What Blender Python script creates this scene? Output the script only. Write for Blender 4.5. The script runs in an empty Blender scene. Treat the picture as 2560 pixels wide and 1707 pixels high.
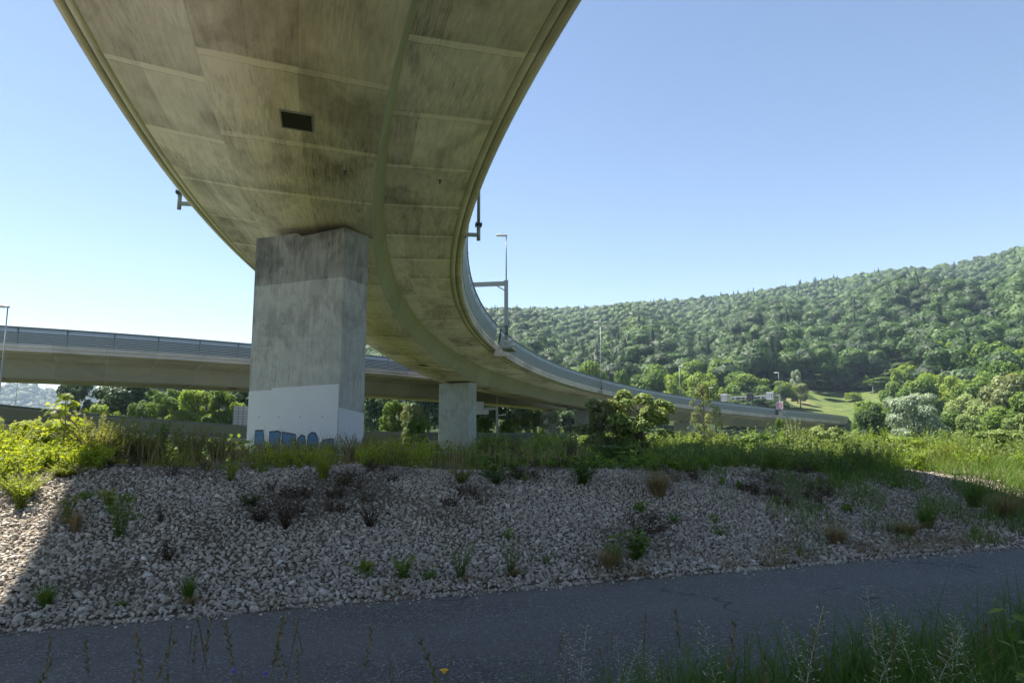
import bpy, math, random
import numpy as np
from mathutils import Vector, Matrix
rng = np.random.default_rng(11)
random.seed(5)
SC = bpy.context.scene
COL = SC.collection
R = math.radians

# ------------------------------------------------------------------ helpers
def link(o):
    COL.objects.link(o); return o

def root_loc(p):
    while p is not None and p.parent is not None: p = p.parent
    return np.array(p.location) if p is not None else np.zeros(3)

def tag(o, label=None, cat=None, group=None, kind=None):
    if label: o['label'] = label
    if cat: o['category'] = cat
    if group: o['group'] = group
    if kind: o['kind'] = kind
    return o

def thing(name, label, cat, loc=(0, 0, 0), rz=0, group=None):
    o = link(bpy.data.objects.new(name, None))
    o.location = loc; o.rotation_euler = (0, 0, rz); o.empty_display_size = .3
    return tag(o, label, cat, group)

def copy_tree(o, parent=None):
    c = o.copy(); COL.objects.link(c)
    if parent: c.parent = parent
    for ch in o.children: copy_tree(ch, c)
    return c

def quads_mesh(name, V, F, mats, tint=None, uv=None, smooth=False, midx=None):
    """V (n,3), F (m,k) all faces the same size."""
    V = np.ascontiguousarray(V, np.float32); F = np.ascontiguousarray(F, np.int32)
    k = F.shape[1]; me = bpy.data.meshes.new(name)
    me.vertices.add(len(V)); me.vertices.foreach_set('co', V.ravel())
    me.loops.add(F.size); me.loops.foreach_set('vertex_index', F.ravel())
    me.polygons.add(len(F))
    me.polygons.foreach_set('loop_start', np.arange(0, F.size, k, dtype=np.int32))
    if smooth: me.polygons.foreach_set('use_smooth', np.ones(len(F), bool))
    for m in (mats if isinstance(mats, (list, tuple)) else [mats]): me.materials.append(m)
    if midx is not None: me.polygons.foreach_set('material_index', np.ascontiguousarray(midx, np.int32))
    if tint is not None:
        a = me.attributes.new('tint', 'FLOAT', 'FACE'); a.data.foreach_set('value', np.ascontiguousarray(tint, np.float32))
    if uv is not None:
        l = me.uv_layers.new(name='UVMap'); l.data.foreach_set('uv', np.ascontiguousarray(uv, np.float32).ravel())
    me.update(calc_edges=True); me.validate()
    return me

def put(name, me, parent=None):
    o = link(bpy.data.objects.new(name, me))
    if parent is not None: o.parent = parent
    return o

class MB:
    """collects boxes, tubes and prisms and links them as ONE mesh object"""
    def __init__(s): s.v = []; s.f = []
    def add(s, v, f):
        n = len(s.v); s.v += [tuple(map(float, p)) for p in v]; s.f += [tuple(n+i for i in q) for q in f]; return s
    def box(s, c, d, rz=0, M=None):
        x, y, z = (np.array(d)/2); p = np.array([(a*x, b*y, e*z) for e in (-1, 1) for b in (-1, 1) for a in (-1, 1)])
        if M is not None: p = p @ np.array(M).T
        if rz: cs, sn = math.cos(rz), math.sin(rz); p = np.c_[p[:, 0]*cs-p[:, 1]*sn, p[:, 0]*sn+p[:, 1]*cs, p[:, 2]]
        return s.add(p+np.array(c), [(0, 2, 3, 1), (4, 5, 7, 6), (0, 1, 5, 4), (2, 6, 7, 3), (0, 4, 6, 2), (1, 3, 7, 5)])
    def bar(s, a, b, w, h=None):
        """rectangular bar from a to b, width w across, height h"""
        a = np.array(a, float); b = np.array(b, float); h = h or w; t = b-a; t /= np.linalg.norm(t)
        up = np.array([0, 0, 1.]) if abs(t[2]) < .95 else np.array([1., 0, 0])
        sx = np.cross(t, up); sx /= np.linalg.norm(sx); uz = np.cross(sx, t)
        p = [q+sx*i*w/2+uz*j*h/2 for q in (a, b) for i, j in ((-1, -1), (1, -1), (1, 1), (-1, 1))]
        return s.add(p, [(0, 1, 2, 3), (7, 6, 5, 4), (0, 4, 5, 1), (1, 5, 6, 2), (2, 6, 7, 3), (3, 7, 4, 0)])
    def tube(s, pts, rad, n=8, cap=True):
        pts = [np.array(p, float) for p in pts]
        rad = rad if hasattr(rad, '__len__') else [rad]*len(pts)
        ring = []; prev = None
        for i, p in enumerate(pts):
            t = pts[min(i+1, len(pts)-1)]-pts[max(i-1, 0)]; t /= max(np.linalg.norm(t), 1e-9)
            if prev is None: prev = np.array([1., 0, 0]) if abs(t[0]) < .9 else np.array([0, 1., 0])
            a = prev-t*np.dot(prev, t); a /= np.linalg.norm(a); prev = a; b = np.cross(t, a)
            ring += [p+rad[i]*(a*math.cos(2*math.pi*k/n)+b*math.sin(2*math.pi*k/n)) for k in range(n)]
        f = [(i*n+k, i*n+(k+1) % n, (i+1)*n+(k+1) % n, (i+1)*n+k) for i in range(len(pts)-1) for k in range(n)]
        if cap: f += [tuple(range(n-1, -1, -1)), tuple((len(pts)-1)*n+k for k in range(n))]
        return s.add(ring, f)
    def prism(s, poly, o, ax, ay, depth):
        """polygon in the plane (o, ax, ay), extruded by vector depth"""
        o, ax, ay, d = [np.array(q, float) for q in (o, ax, ay, depth)]; n = len(poly)
        p = [o+ax*x+ay*y for x, y in poly]; p += [q+d for q in p]
        return s.add(p, [tuple(range(n)), tuple(range(2*n-1, n-1, -1))]+[(i, i+n, (i+1) % n+n, (i+1) % n) for i in range(n)])
    def build(s, name, mat, parent=None, smooth=False, bevel=0, local=False):
        me = bpy.data.meshes.new(name); off = np.zeros(3) if local else root_loc(parent)
        me.from_pydata([tuple(np.array(p)-off) for p in s.v], [], s.f)
        for m in (mat if isinstance(mat, (list, tuple)) else [mat]): me.materials.append(m)
        if smooth: me.polygons.foreach_set('use_smooth', np.ones(len(me.polygons), bool))
        import bmesh
        bm = bmesh.new(); bm.from_mesh(me); bmesh.ops.recalc_face_normals(bm, faces=bm.faces)
        if bevel: bmesh.ops.bevel(bm, geom=bm.edges[:], offset=bevel, segments=1, affect='EDGES', profile=.5)
        bm.to_mesh(me); bm.free()
        return put(name, me, parent)

# ------------------------------------------------------------------ materials
class NT:
    def __init__(s, name):
        s.m = bpy.data.materials.new(name); s.m.use_nodes = True; s.t = s.m.node_tree; s.t.nodes.clear()
        s.out = s.t.nodes.new('ShaderNodeOutputMaterial')
    def n(s, typ, ins=None, **at):
        nd = s.t.nodes.new('ShaderNode'+typ)
        for k, v in at.items(): setattr(nd, k, v)
        for k, v in (ins or {}).items():
            if isinstance(v, bpy.types.NodeSocket): s.t.links.new(v, nd.inputs[k])
            else: nd.inputs[k].default_value = v
        return nd
    def math(s, op, a, b=0., c=0.): return s.n('Math', {0: a, 1: b, 2: c}, operation=op).outputs[0]
    def mix(s, f, a, b, blend='MIX'):
        nd = s.n('Mix', None, data_type='RGBA', blend_type=blend)
        for k, v in ((0, f), (6, a), (7, b)):
            if isinstance(v, bpy.types.NodeSocket): s.t.links.new(v, nd.inputs[k])
            else: nd.inputs[k].default_value = (v if k == 0 else (*v, 1.) if len(v) == 3 else v)
        return nd.outputs[2]
    def ramp(s, f, *stops):
        nd = s.n('ValToRGB', {0: f}); e = nd.color_ramp.elements
        while len(e) < len(stops): e.new(.5)
        for el, (p, c) in zip(e, stops): el.position = p; el.color = (*c, 1) if hasattr(c, '__len__') else (c, c, c, 1)
        return nd.outputs[0]
    def noise(s, vec, scale, detail=4, rough=.55, dist=0):
        return s.n('TexNoise', {'Vector': vec, 'Scale': scale, 'Detail': detail, 'Roughness': rough, 'Distortion': dist}).outputs[0]
    def scale(s, vec, xyz): return s.n('Mapping', {'Vector': vec, 'Scale': xyz}).outputs[0]
    def bsdf(s, col, rough=.8, spec=.3, bump=None, bstr=.3, bdist=.02, metal=0):
        b = s.n('BsdfPrincipled', {'Base Color': col if isinstance(col, bpy.types.NodeSocket) else (*col, 1), 'Roughness': rough, 'Specular IOR Level': spec, 'Metallic': metal})
        if bump is not None:
            s.t.links.new(s.n('Bump', {'Height': bump, 'Strength': bstr, 'Distance': bdist}).outputs[0], b.inputs['Normal'])
        s.t.links.new(b.outputs[0], s.out.inputs[0]); return s.m

def m_concrete(name, dark, light, uvs=True, strips=False, lines=0., streak=1., bl=1., green=0.):
    """cast concrete: cloudy formwork tone, streaks along the board direction, pour joints every 4.1 m"""
    t = NT(name)
    if uvs: uv = t.n('UVMap').outputs[0]
    else: uv = t.n('TexCoord').outputs['Object']
    cloud = t.noise(uv, .33, 4, .6, .4)
    st = t.noise(t.scale(uv, (.55, 3.2, 1) if uvs else (3.2, 3.2, .5)), 1.6, 5, .62)
    st2 = t.noise(t.scale(uv, (1.1, 14, 1) if uvs else (13, 13, 1.6)), 1.3, 4, .6)
    msk = t.ramp(t.noise(uv, .22 if uvs else .75, 3, .5, .6), (.42, 0.), (.62, 1.))
    stain = t.ramp(t.noise(t.scale(uv, (.5, 1, 1) if uvs else (1, 1, .6)), .30 if uvs else .55, 4, .62, 1.), (.50, 0.), (.61, 1.))
    fine = t.noise(uv, 9, 6, .7)
    if not uvs: cloud = t.noise(uv, .8, 5, .6, .7)
    v = t.math('MULTIPLY_ADD', cloud, .62*bl, .22)
    v = t.math('SUBTRACT', v, t.math('MULTIPLY', stain, .34*streak))
    v = t.math('ADD', v, t.math('MULTIPLY', t.math('MULTIPLY', t.math('SUBTRACT', st, .5), .9*streak), 1.))
    v = t.math('ADD', v, t.math('MULTIPLY', t.math('MULTIPLY', t.math('SUBTRACT', st2, .52), msk), 1.5*streak))
    v = t.math('ADD', v, t.math('MULTIPLY', t.math('SUBTRACT', fine, .5), .22))
    if uvs:
        sp = t.n('SeparateXYZ', {0: uv}); s_, p_ = sp.outputs[0], sp.outputs[1]
        q = t.math('DIVIDE', t.math('ADD', s_, 55.3), 4.1); fl = t.math('FLOOR', q); fr = t.math('MULTIPLY', t.math('FRACT', q), 4.1)
        wn = t.n('TexWhiteNoise', {'Vector': t.n('CombineXYZ', {0: fl, 1: t.math('FLOOR', t.math('DIVIDE', p_, 2.35))}).outputs[0]}, noise_dimensions='2D').outputs[0]
        v = t.math('ADD', v, t.math('MULTIPLY_ADD', wn, .32, -.16))
        ed = t.math('LESS_THAN', fr, .03)
        if strips:
            wob = t.math('MULTIPLY_ADD', t.noise(t.scale(uv, (.2, .8, 1)), 1.2, 2), .25, .2)
            inn = t.math('LESS_THAN', fr, wob)
            v = t.math('ADD', v, t.math('MULTIPLY', inn, .2))
            ed2 = t.math('LESS_THAN', t.math('ABSOLUTE', t.math('SUBTRACT', fr, wob)), .018)
            dk = t.ramp(t.math('SUBTRACT', fr, 3.1), (.0, 0.), (1., .13))
            v = t.math('SUBTRACT', v, dk)
            ed = t.math('MAXIMUM', ed, ed2)
        if lines:
            lf = t.math('FRACT', t.math('DIVIDE', p_, lines)); le = t.math('MULTIPLY', t.math('LESS_THAN', lf, .012/lines*1.2), .6)
            ed = t.math('MAXIMUM', ed, le)
        v = t.math('SUBTRACT', v, t.math('MULTIPLY', ed, .3))
    col = t.ramp(v, (.0, dark), (.36, tuple(a*.5+b*.5 for a, b in zip(dark, light))), (.72, light))
    spots = t.ramp(t.n('TexVoronoi', {'Vector': uv, 'Scale': 1.7}).outputs['Distance'], (.0, 1.), (.035, 1.), (.05, 0.))
    col = t.mix(t.math('MULTIPLY', spots, .35), col, (.05, .045, .035))
    if green:
        col = t.mix(t.math('MULTIPLY', t.noise(uv, .5, 3), green), col, (.20, .26, .17))
    return t.bsdf(col, .9, .2, t.math('ADD', fine, t.math('MULTIPLY', st2, .6)), .35, .015)

def m_plain(name, col, rough=.5, metal=0., spec=.4, var=.12, sc=3., bump=0.):
    t = NT(name); o = t.n('TexCoord').outputs['Object']
    nz = t.noise(o, sc, 5, .6)
    c = t.mix(nz, tuple(x*(1-var) for x in col), tuple(min(1, x*(1+var)) for x in col))
    return t.bsdf(c, rough, spec, nz if bump else None, bump, .01, metal)

def m_leaf(name, stops, trans=.35, rough=.6, gain=1.5, mott=0.):
    t = NT(name)
    a = t.n('Attribute', attribute_name='tint').outputs['Fac']
    oi = t.n('ObjectInfo').outputs['Random']
    v = t.math('ADD', a, t.math('MULTIPLY_ADD', oi, .24, -.12))
    if mott: v = t.math('ADD', v, t.math('MULTIPLY', t.math('SUBTRACT', t.noise(t.n('TexCoord').outputs['Object'], .42, 4, .7), .5), mott))
    n = len(stops); col = t.ramp(v, *[(i/(n-1), c) for i, c in enumerate(stops)])
    b = t.n('BsdfPrincipled', {'Base Color': col, 'Roughness': rough, 'Specular IOR Level': .25})
    tc = t.mix(1., col, (gain*1.12, gain, gain*.45), 'MULTIPLY')
    tr = t.n('BsdfTranslucent', {'Color': tc})
    mx = t.n('MixShader', {0: trans, 1: b.outputs[0], 2: tr.outputs[0]})
    t.t.links.new(mx.outputs[0], t.out.inputs[0]); return t.m

M = {}
M['soffit'] = m_concrete('soffit_concrete', (.215, .18, .165), (.69, .605, .58), strips=True, lines=1.17, streak=.7)
M['girder2'] = m_concrete('weathered_concrete', (.17, .16, .13), (.40, .37, .30), strips=True, streak=.5)
M['web2'] = m_concrete('grey_web_concrete', (.27, .265, .24), (.46, .45, .41), streak=.4, bl=.8)
M['web'] = m_concrete('web_concrete', (.34, .33, .28), (.58, .56, .49), streak=.35, bl=.7, green=.22)
M['edge'] = m_concrete('edge_beam_concrete', (.27, .245, .23), (.57, .515, .49), streak=.5)
M['pier'] = m_concrete('pier_concrete', (.13, .13, .125), (.41, .405, .385), uvs=False, streak=.62, bl=1.2)
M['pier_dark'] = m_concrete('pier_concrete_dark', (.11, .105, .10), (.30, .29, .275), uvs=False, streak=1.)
M['pier_pale'] = m_concrete('pier_concrete_pale', (.19, .205, .20), (.36, .38, .36), uvs=False, streak=.7)
M['coat'] = m_plain('pale_grey_coating', (.52, .525, .56), .7, var=.05, sc=.8)
M['barrier'] = m_plain('grey_blue_aluminium', (.35, .39, .425), .5, .3, var=.1, sc=.9)
M['groove_shade'] = m_plain('painted_groove_shade', (.05, .055, .065), .7)  # dark colour paints the shadow lines under the barrier's slat lips
M['barrier_cap'] = m_plain('dark_cap_rail', (.10, .12, .12), .5, .2)
M['post'] = m_plain('dark_steel_post', (.06, .07, .08), .5, .3)
M['galv'] = m_plain('galvanised_steel', (.22, .235, .22), .45, .5, var=.15)
M['steel_green'] = m_plain('grey_green_painted_steel', (.24, .26, .23), .55, .1)
M['lamp'] = m_plain('pale_lamp_housing', (.48, .48, .47), .4)
M['lampglass'] = m_plain('lamp_glass', (.55, .56, .55), .2)
M['dark'] = m_plain('dark_void', (.015, .013, .011), .9)
M['rubber'] = m_plain('black_bearing_rubber', (.02, .02, .02), .7)
M['white'] = m_plain('white_sheet', (.40, .41, .43), .5, var=.06)
M['black'] = m_plain('black_panel', (.012, .012, .016), .5)
M['red'] = m_plain('red_sign_ring', (.55, .03, .05), .5)
M['blue'] = m_plain('blue_spray_paint', (.045, .13, .25), .6, var=.3)
M['yellow'] = m_plain('yellow_spray_paint', (.55, .36, .03), .6, var=.3)
M['bark'] = m_plain('bark', (.10, .085, .065), .9, var=.4, sc=6, bump=.4)
M['stem'] = m_plain('pale_stem', (.20, .17, .12), .8, var=.3, sc=8)
M['greenstem'] = m_plain('green_stem', (.09, .13, .035), .7, var=.3, sc=8)
M['deadwood'] = m_plain('dead_stem', (.07, .05, .035), .9, var=.4, sc=8)
M['asphalt_deck'] = m_plain('deck_asphalt', (.06, .06, .06), .9)
# foliage
M['l_mid'] = m_leaf('leaf_mid_green', [(.035, .08, .013), (.085, .16, .024), (.16, .235, .04)])
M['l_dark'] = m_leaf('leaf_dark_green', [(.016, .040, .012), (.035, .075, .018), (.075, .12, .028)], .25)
M['l_bright'] = m_leaf('leaf_bright_green', [(.075, .14, .016), (.15, .235, .028), (.24, .31, .05)], .4)
M['l_yellow'] = m_leaf('leaf_yellow_green', [(.10, .15, .012), (.20, .265, .02), (.32, .37, .04)], .45)
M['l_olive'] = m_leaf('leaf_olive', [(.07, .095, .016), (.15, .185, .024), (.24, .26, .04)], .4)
M['l_silver'] = m_leaf('leaf_silver_willow', [(.13, .19, .12), (.23, .30, .20), (.34, .41, .30)], .25, .55, 1.2)
M['l_pale'] = m_leaf('leaf_pale_green', [(.09, .12, .045), (.16, .20, .08), (.26, .29, .14)], .3, .6, 1.3)
M['l_sage'] = m_leaf('leaf_sage_green', [(.075, .13, .035), (.145, .21, .06), (.23, .29, .10)], .3, .6, 1.3)
M['l_spruce'] = m_leaf('needle_green', [(.010, .025, .014), (.018, .042, .02), (.035, .06, .026)], .1)
M['l_forest'] = m_leaf('forest_leaves', [(.014, .034, .012), (.044, .098, .020), (.11, .18, .036)], .25, mott=1.1)
M['grass'] = m_leaf('grass_blades', [(.04, .09, .014), (.075, .145, .024), (.14, .20, .045)], .35)
M['reed'] = m_leaf('tall_reed_grass', [(.05, .09, .02), (.10, .15, .035), (.17, .20, .06)], .4)
M['straw'] = m_leaf('dry_straw', [(.15, .11, .055), (.25, .19, .10), (.35, .28, .16)], .25, .7, 1.1)
M['dead'] = m_leaf('dead_leaves', [(.03, .02, .014), (.06, .04, .026), (.11, .075, .05)], .1, .8, 1.)
M['seed'] = m_leaf('seed_heads', [(.09, .08, .035), (.17, .14, .07), (.26, .22, .13)], .3, .7, 1.1)
M['wflower'] = m_leaf('white_spikelets', [(.35, .34, .28), (.5, .48, .4), (.62, .6, .54)], .3, .6, 1.)
M['yflower'] = m_plain('yellow_petals', (.75, .42, .01), .6)
M['vflower'] = m_plain('violet_petals', (.12, .08, .35), .6)

def stone_mat():
    t = NT('pale_river_stone'); a = t.n('Attribute', attribute_name='tint').outputs['Fac']; o = t.n('TexCoord').outputs['Object']
    c = t.ramp(a, (0., (.17, .145, .115)), (.35, (.37, .325, .27)), (.7, (.49, .445, .385)), (1., (.63, .59, .53)))
    n = t.noise(o, 28, 5, .65)
    c = t.mix(t.math('MULTIPLY', t.ramp(n, (.4, 0.), (.7, 1.)), .45), c, (.10, .09, .075))
    return t.bsdf(c, .85, .25, n, .25, .006)
M['stone'] = stone_mat()

def asphalt_mat():
    t = NT('worn_asphalt'); o = t.n('TexCoord').outputs['Object']
    chip = t.n('TexVoronoi', {'Vector': o, 'Scale': 75.}, feature='F1')
    cc = t.ramp(t.n('SeparateColor', {0: chip.outputs['Color']}).outputs[0], (0., (.043, .042, .044)), (.6, (.078, .076, .078)), (.9, (.135, .132, .13)), (1., (.30, .29, .275)))
    big = t.noise(t.scale(o, (.35, 1., 1)), .9, 4, .6)
    c = t.mix(t.ramp(big, (.35, 0.), (.66, .7)), cc, (.112, .11, .108))
    sp = t.ramp(t.n('TexVoronoi', {'Vector': o, 'Scale': 9.}).outputs['Distance'], (0., 1.), (.045, 1.), (.06, 0.))
    c = t.mix(t.math('MULTIPLY', sp, .6), c, (.26, .25, .23))
    uv = t.n('UVMap').outputs[0]; vv = t.n('SeparateXYZ', {0: uv}).outputs[1]
    wob = t.math('MULTIPLY_ADD', t.noise(t.scale(uv, (.6, .6, 1)), 1.5, 4), .5, -.25)
    wear = t.math('SUBTRACT', 1., t.math('MULTIPLY', t.math('ABSOLUTE', t.math('SUBTRACT', t.math('ADD', vv, wob), 5.55)), 1.5))
    c = t.mix(t.math('MULTIPLY', t.ramp(wear, (0., 0.), (1., 1.)), .35), c, (.13, .128, .128))
    ed = t.math('ADD', t.math('ABSOLUTE', t.math('SUBTRACT', vv, 5.2)), t.math('MULTIPLY', wob, .7))
    c = t.mix(t.math('MULTIPLY', t.ramp(ed, (.0, 0.), (1., 0.)) if False else t.ramp(t.math('SUBTRACT', ed, .6), (.60, 0.), (1., .75)), t.noise(o, 14, 4, .7)), c, (.10, .085, .06))
    ck = t.n('TexVoronoi', {'Vector': t.n('VectorMath', {0: uv, 1: t.n('TexNoise', {'Vector': uv, 'Scale': 2.2, 'Detail': 4.}).outputs['Color']}, operation='ADD').outputs[0], 'Scale': .38}, feature='DISTANCE_TO_EDGE').outputs['Distance']
    c = t.mix(t.math('MULTIPLY', t.ramp(ck, (0., 1.), (.005, .9), (.011, 0.)), t.ramp(t.noise(uv, .5, 3), (.44, 0.), (.54, .9))), c, (.018, .018, .02))
    ln = t.noise(o, 55, 4, .7)
    return t.bsdf(c, .8, .35, t.math('ADD', t.math('MULTIPLY', chip.outputs['Distance'], -1.2), ln), .5, .008)
M['asphalt'] = asphalt_mat()

def ground_mat():
    t = NT('earth_and_turf'); o = t.n('TexCoord').outputs['Object']
    n = t.noise(o, 1.3, 6, .65); n2 = t.noise(o, .05, 4, .6)
    earth = t.ramp(n, (.3, (.09, .075, .055)), (.7, (.17, .145, .11)))
    turf = t.ramp(n, (.25, (.03, .05, .012)), (.75, (.075, .10, .025)))
    sp = t.n('SeparateXYZ', {0: o})
    f = t.ramp(t.math('DIVIDE', t.math('SUBTRACT', sp.outputs[1], 12.), 6.), (0., 0.), (1., 1.))
    f = t.math('MAXIMUM', f, t.math('GREATER_THAN', 2., t.math('MULTIPLY_ADD', sp.outputs[0], -.36, sp.outputs[1])))
    return t.bsdf(t.mix(t.math('MULTIPLY', f, .85), earth, turf), .95, .1, n, .5, .05)
M['ground'] = ground_mat()

def hill_mat():
    t = NT('meadow_and_woodland_floor'); o = t.n('TexCoord').outputs['Object']
    n = t.noise(o, .25, 6, .7); n2 = t.noise(t.scale(o, (1, .4, 1)), .03, 5, .6)
    c = t.ramp(n, (.3, (.04, .07, .018)), (.5, (.075, .105, .03)), (.72, (.125, .14, .05)))
    c = t.mix(t.ramp(n2, (.5, 0.), (.62, .6)), c, (.16, .14, .07))
    wood = t.ramp(n, (.3, (.012, .025, .008)), (.7, (.03, .05, .014)))
    a = t.n('Attribute', attribute_name='tint').outputs['Fac']
    return t.bsdf(t.mix(a, c, wood), .95, .1, n, .6, .5)
M['hill'] = hill_mat()

# ------------------------------------------------------------------ camera and the pixel->ray used for placing things (2352x1568 image pixels)
FPX, PITCH, EYE = 1568.2, math.atan(1568.2/11982.2), 1.6
cam = bpy.data.cameras.new('camera'); cam.sensor_width = 36; cam.lens = 36*FPX/2352; cam.clip_start = .05; cam.clip_end = 12000
co = link(bpy.data.objects.new('camera', cam)); co.location = (0, 0, EYE); co.rotation_euler = (math.pi/2+PITCH, 0, 0); SC.camera = co
def at(x, y, Y):
    Z = Y*math.tan(PITCH+math.atan((784-y)/FPX)); d = Y*math.cos(PITCH)+Z*math.sin(PITCH)
    return np.array([(x-1176)/FPX*d, Y, Z+EYE])

# ------------------------------------------------------------------ terrain
C20, S20 = math.cos(R(20)), math.sin(R(20))
def uvc(X, Y): return X*C20+Y*S20, -X*S20+Y*C20
K = 1.13   # enlarges viaducts and far things about the eye so the deck shades the bank
def sm(t): t = np.clip(t, 0, 1); return t*t*(3-2*t)
RAZ = [-90, -45, -40, -34, -28, -21.1, -16.9, -12, -6.5, -2.4, 6.06, 11.85, 18.8, 24.6, 29.6, 33.7, 37.5, 43, 60, 90]
RTN = [.01, .02, .03, .035, .045, .050, .075, .118, .152, .166, .168, .173, .177, .188, .194, .194, .203, .215, .2, .15]
def hill_z(X, Y):
    X = X/K; Y = Y/K
    d = np.hypot(X, Y); az = np.degrees(np.arctan2(X, Y))
    tn = np.interp(az, RAZ, RTN); dr = 1000.
    t = (d-190)/(dr-190); zr = tn*dr
    nz = (np.sin(X*.011+1.3)*np.cos(Y*.009+.4)+.6*np.sin(X*.023-Y*.017)+.4*np.sin(Y*.041+X*.02))
    z = np.where(t > 0, zr*np.clip(t, 0, 1)**1.1, 0.)
    z = z+nz*5*np.clip(t*1.4, 0, 1)*np.clip((1.05-t)*2, 0, 1)*np.clip(tn/.15, 0, 1)
    z = z+np.clip(t*(1-t)*4, 0, 1)*np.clip(tn/.15, 0, 1)*6*np.sin(az*.62+.8+t*1.5)
    z = z+np.clip((az-19)/10, 0, 1)*11*np.exp(-((d-500-60*np.sin(az*.3))/95.)**2)
    z = z-np.clip(t-1, 0, 9)*zr*.5
    # a far wooded ridge on the left, several kilometres of valley away
    fl = np.clip((-20-az)/5, 0, 1)
    far = sm((d-1900)/500)*(112+14*np.sin(az*1.9)+9*np.sin(az*5.3))
    return K*(np.maximum(z, -2.)*(1-fl*sm((d-600)/300))+far*fl*np.clip((3200-d)/500, 0, 1))
def ground_z(X, Y):
    X = np.asarray(X, float); Y = np.asarray(Y, float); u, v = uvc(X, Y)
    h = np.clip(1.02-.022*u, .3, 1.6)
    t = np.clip((v-6.8)/4.6, 0, 1); z = h*(sm(t)*.5+.5*t)
    z = z-.55*sm((v-12)/14)*np.clip(h, 0, 1.2)-2.3*sm((Y-30)/45)*(v > 8)
    z = z+.04*np.sin(u*1.7+v)*np.clip((v-7)/2, 0, 1)
    z = z+np.where(v < 3.55, .05*np.clip((3.55-v)/.4, 0, 1)+.02*np.sin(u*2.1)*np.clip((3.4-v), 0, 1), 0)
    z = np.where((v > 3.55) & (v < 6.9), -.012, z)
    return np.where(np.hypot(X, Y) > 170*K, z+hill_z(X, Y)*sm((np.hypot(X, Y)-170*K)/60), z)
def gz(x, y): return float(ground_z(np.array([x]), np.array([y]))[0])

def axis(lo, hi, step, far, g=1.09):
    a = list(np.arange(lo, hi+.001, step)); s = step; x = hi
    while x < far: s *= g; s = min(s, 30); x += s; a.append(x)
    s = step; x = lo
    b = []
    while x > -far: s *= g; s = min(s, 30); x -= s; b.append(x)
    return np.array(b[::-1]+a)
gx = axis(-9, 18, .25, 3300); gy = axis(-4, 18, .25, 4000); gy = gy[gy > -60]
XX, YY = np.meshgrid(gx, gy); ZZ = ground_z(XX, YY)
nx, ny = len(gx), len(gy)
idx = np.arange(nx*ny).reshape(ny, nx)
F = np.stack([idx[:-1, :-1], idx[:-1, 1:], idx[1:, 1:], idx[1:, :-1]], -1).reshape(-1, 4)
V = np.stack([XX, YY, ZZ], -1).reshape(-1, 3)
fc = V[F].mean(1); dist = np.hypot(fc[:, 0], fc[:, 1])
def field_mask(X, Y):
    """the open meadow at the foot of the hill"""
    d = np.hypot(X, Y)/K; az = np.degrees(np.arctan2(X, Y))
    lim = np.interp(az, [20.5, 22, 25, 28, 31, 33], [225, 268, 292, 302, 296, 240])
    return (az > 20.5) & (az < 31) & (d < lim)
def sub_mesh(name, sel, mat, tint=None):
    f = F[sel]; u, inv = np.unique(f, return_inverse=True)
    return put(name, quads_mesh(name, V[u], inv.reshape(-1, 4), mat, tint=tint, smooth=True))
tag(sub_mesh('ground', dist < 212, M['ground']), 'earth and turf ground under the viaducts', 'ground', kind='structure')
hs = dist >= 212
tag(sub_mesh('hill', hs, M['hill'], tint=1.-field_mask(fc[hs][:, 0], fc[hs][:, 1]).astype(float)), 'wooded valley side with a green meadow at its foot', 'hill', kind='structure')

# asphalt footpath: its own sheet 4 mm and more above the ground
pu = np.arange(-40, 70, .5); pv = np.array([3.62, 3.7, 4.2, 5.2, 6.2, 6.7, 6.78])
pz = np.array([-.03, .004, .012, .02, .012, .006, -.03])
U, Vv = np.meshgrid(pu, pv, indexing='ij')
jit = np.zeros_like(U); jit[:, 0:2] = (rng.random((len(pu), 1))-.5)*.06; jit[:, -2:] = (rng.random((len(pu), 1))-.5)*.05
Vj = Vv+jit; PX, PY = U*C20-Vj*S20, U*S20+Vj*C20
pidx = np.arange(U.size).reshape(U.shape)
pf = np.stack([pidx[:-1, :-1], pidx[1:, :-1], pidx[1:, 1:], pidx[:-1, 1:]], -1).reshape(-1, 4)
po = put('path', quads_mesh('path', np.stack([PX, PY, np.broadcast_to(pz, U.shape)+.001], -1).reshape(-1, 3), pf, M['asphalt'], uv=np.stack([U.ravel(), Vv.ravel()], -1)[pf.ravel()], smooth=True))
tag(po, 'grey asphalt footpath below the stony bank', 'path', kind='structure')

# ------------------------------------------------------------------ alignments of the two viaducts
class Align:
    def __init__(s, P, s0, s1):
        s.S = S = np.arange(s0, s1+.01, .5); P = dict(dict(k2=0, gz2=0, e1=0), **P); s.P = P
        kap = -(P['k0']*.01+P['k1']*1e-4*S+P['k2']*1e-6*S**2); i0 = np.argmin(abs(S))
        cum = lambda a: np.concatenate([[0], np.cumsum((a[1:]+a[:-1])/2*.5)])
        a = cum(kap); s.a = a-a[i0]+P['psi']+math.pi/2
        x = cum(np.cos(s.a)); y = cum(np.sin(s.a)); s.x = (x-x[i0]+P['x0'])*K; s.y = (y-y[i0]+P['y0'])*K
        s.z = (P['z0']+P['g']*S+P['gz']*1e-3*S**2+P['gz2']*1e-6*S**3)*K+EYE; s.e = P['e']+P['e1']*1e-3*S
    def at(s, q, o, dz):
        o = np.asarray(o)*K; dz = np.asarray(dz)*K; q = np.asarray(q, float); g = lambda v: np.interp(q, s.S, v)
        a = g(s.a); return np.stack([g(s.x)+np.sin(a)*o, g(s.y)-np.cos(a)*o, g(s.z)+dz-g(s.e)*o], -1)
    def dirs(s, q):
        a = float(np.interp(q, s.S, s.a)); return np.array([math.cos(a), math.sin(a), 0]), np.array([math.sin(a), -math.cos(a), 0])
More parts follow.
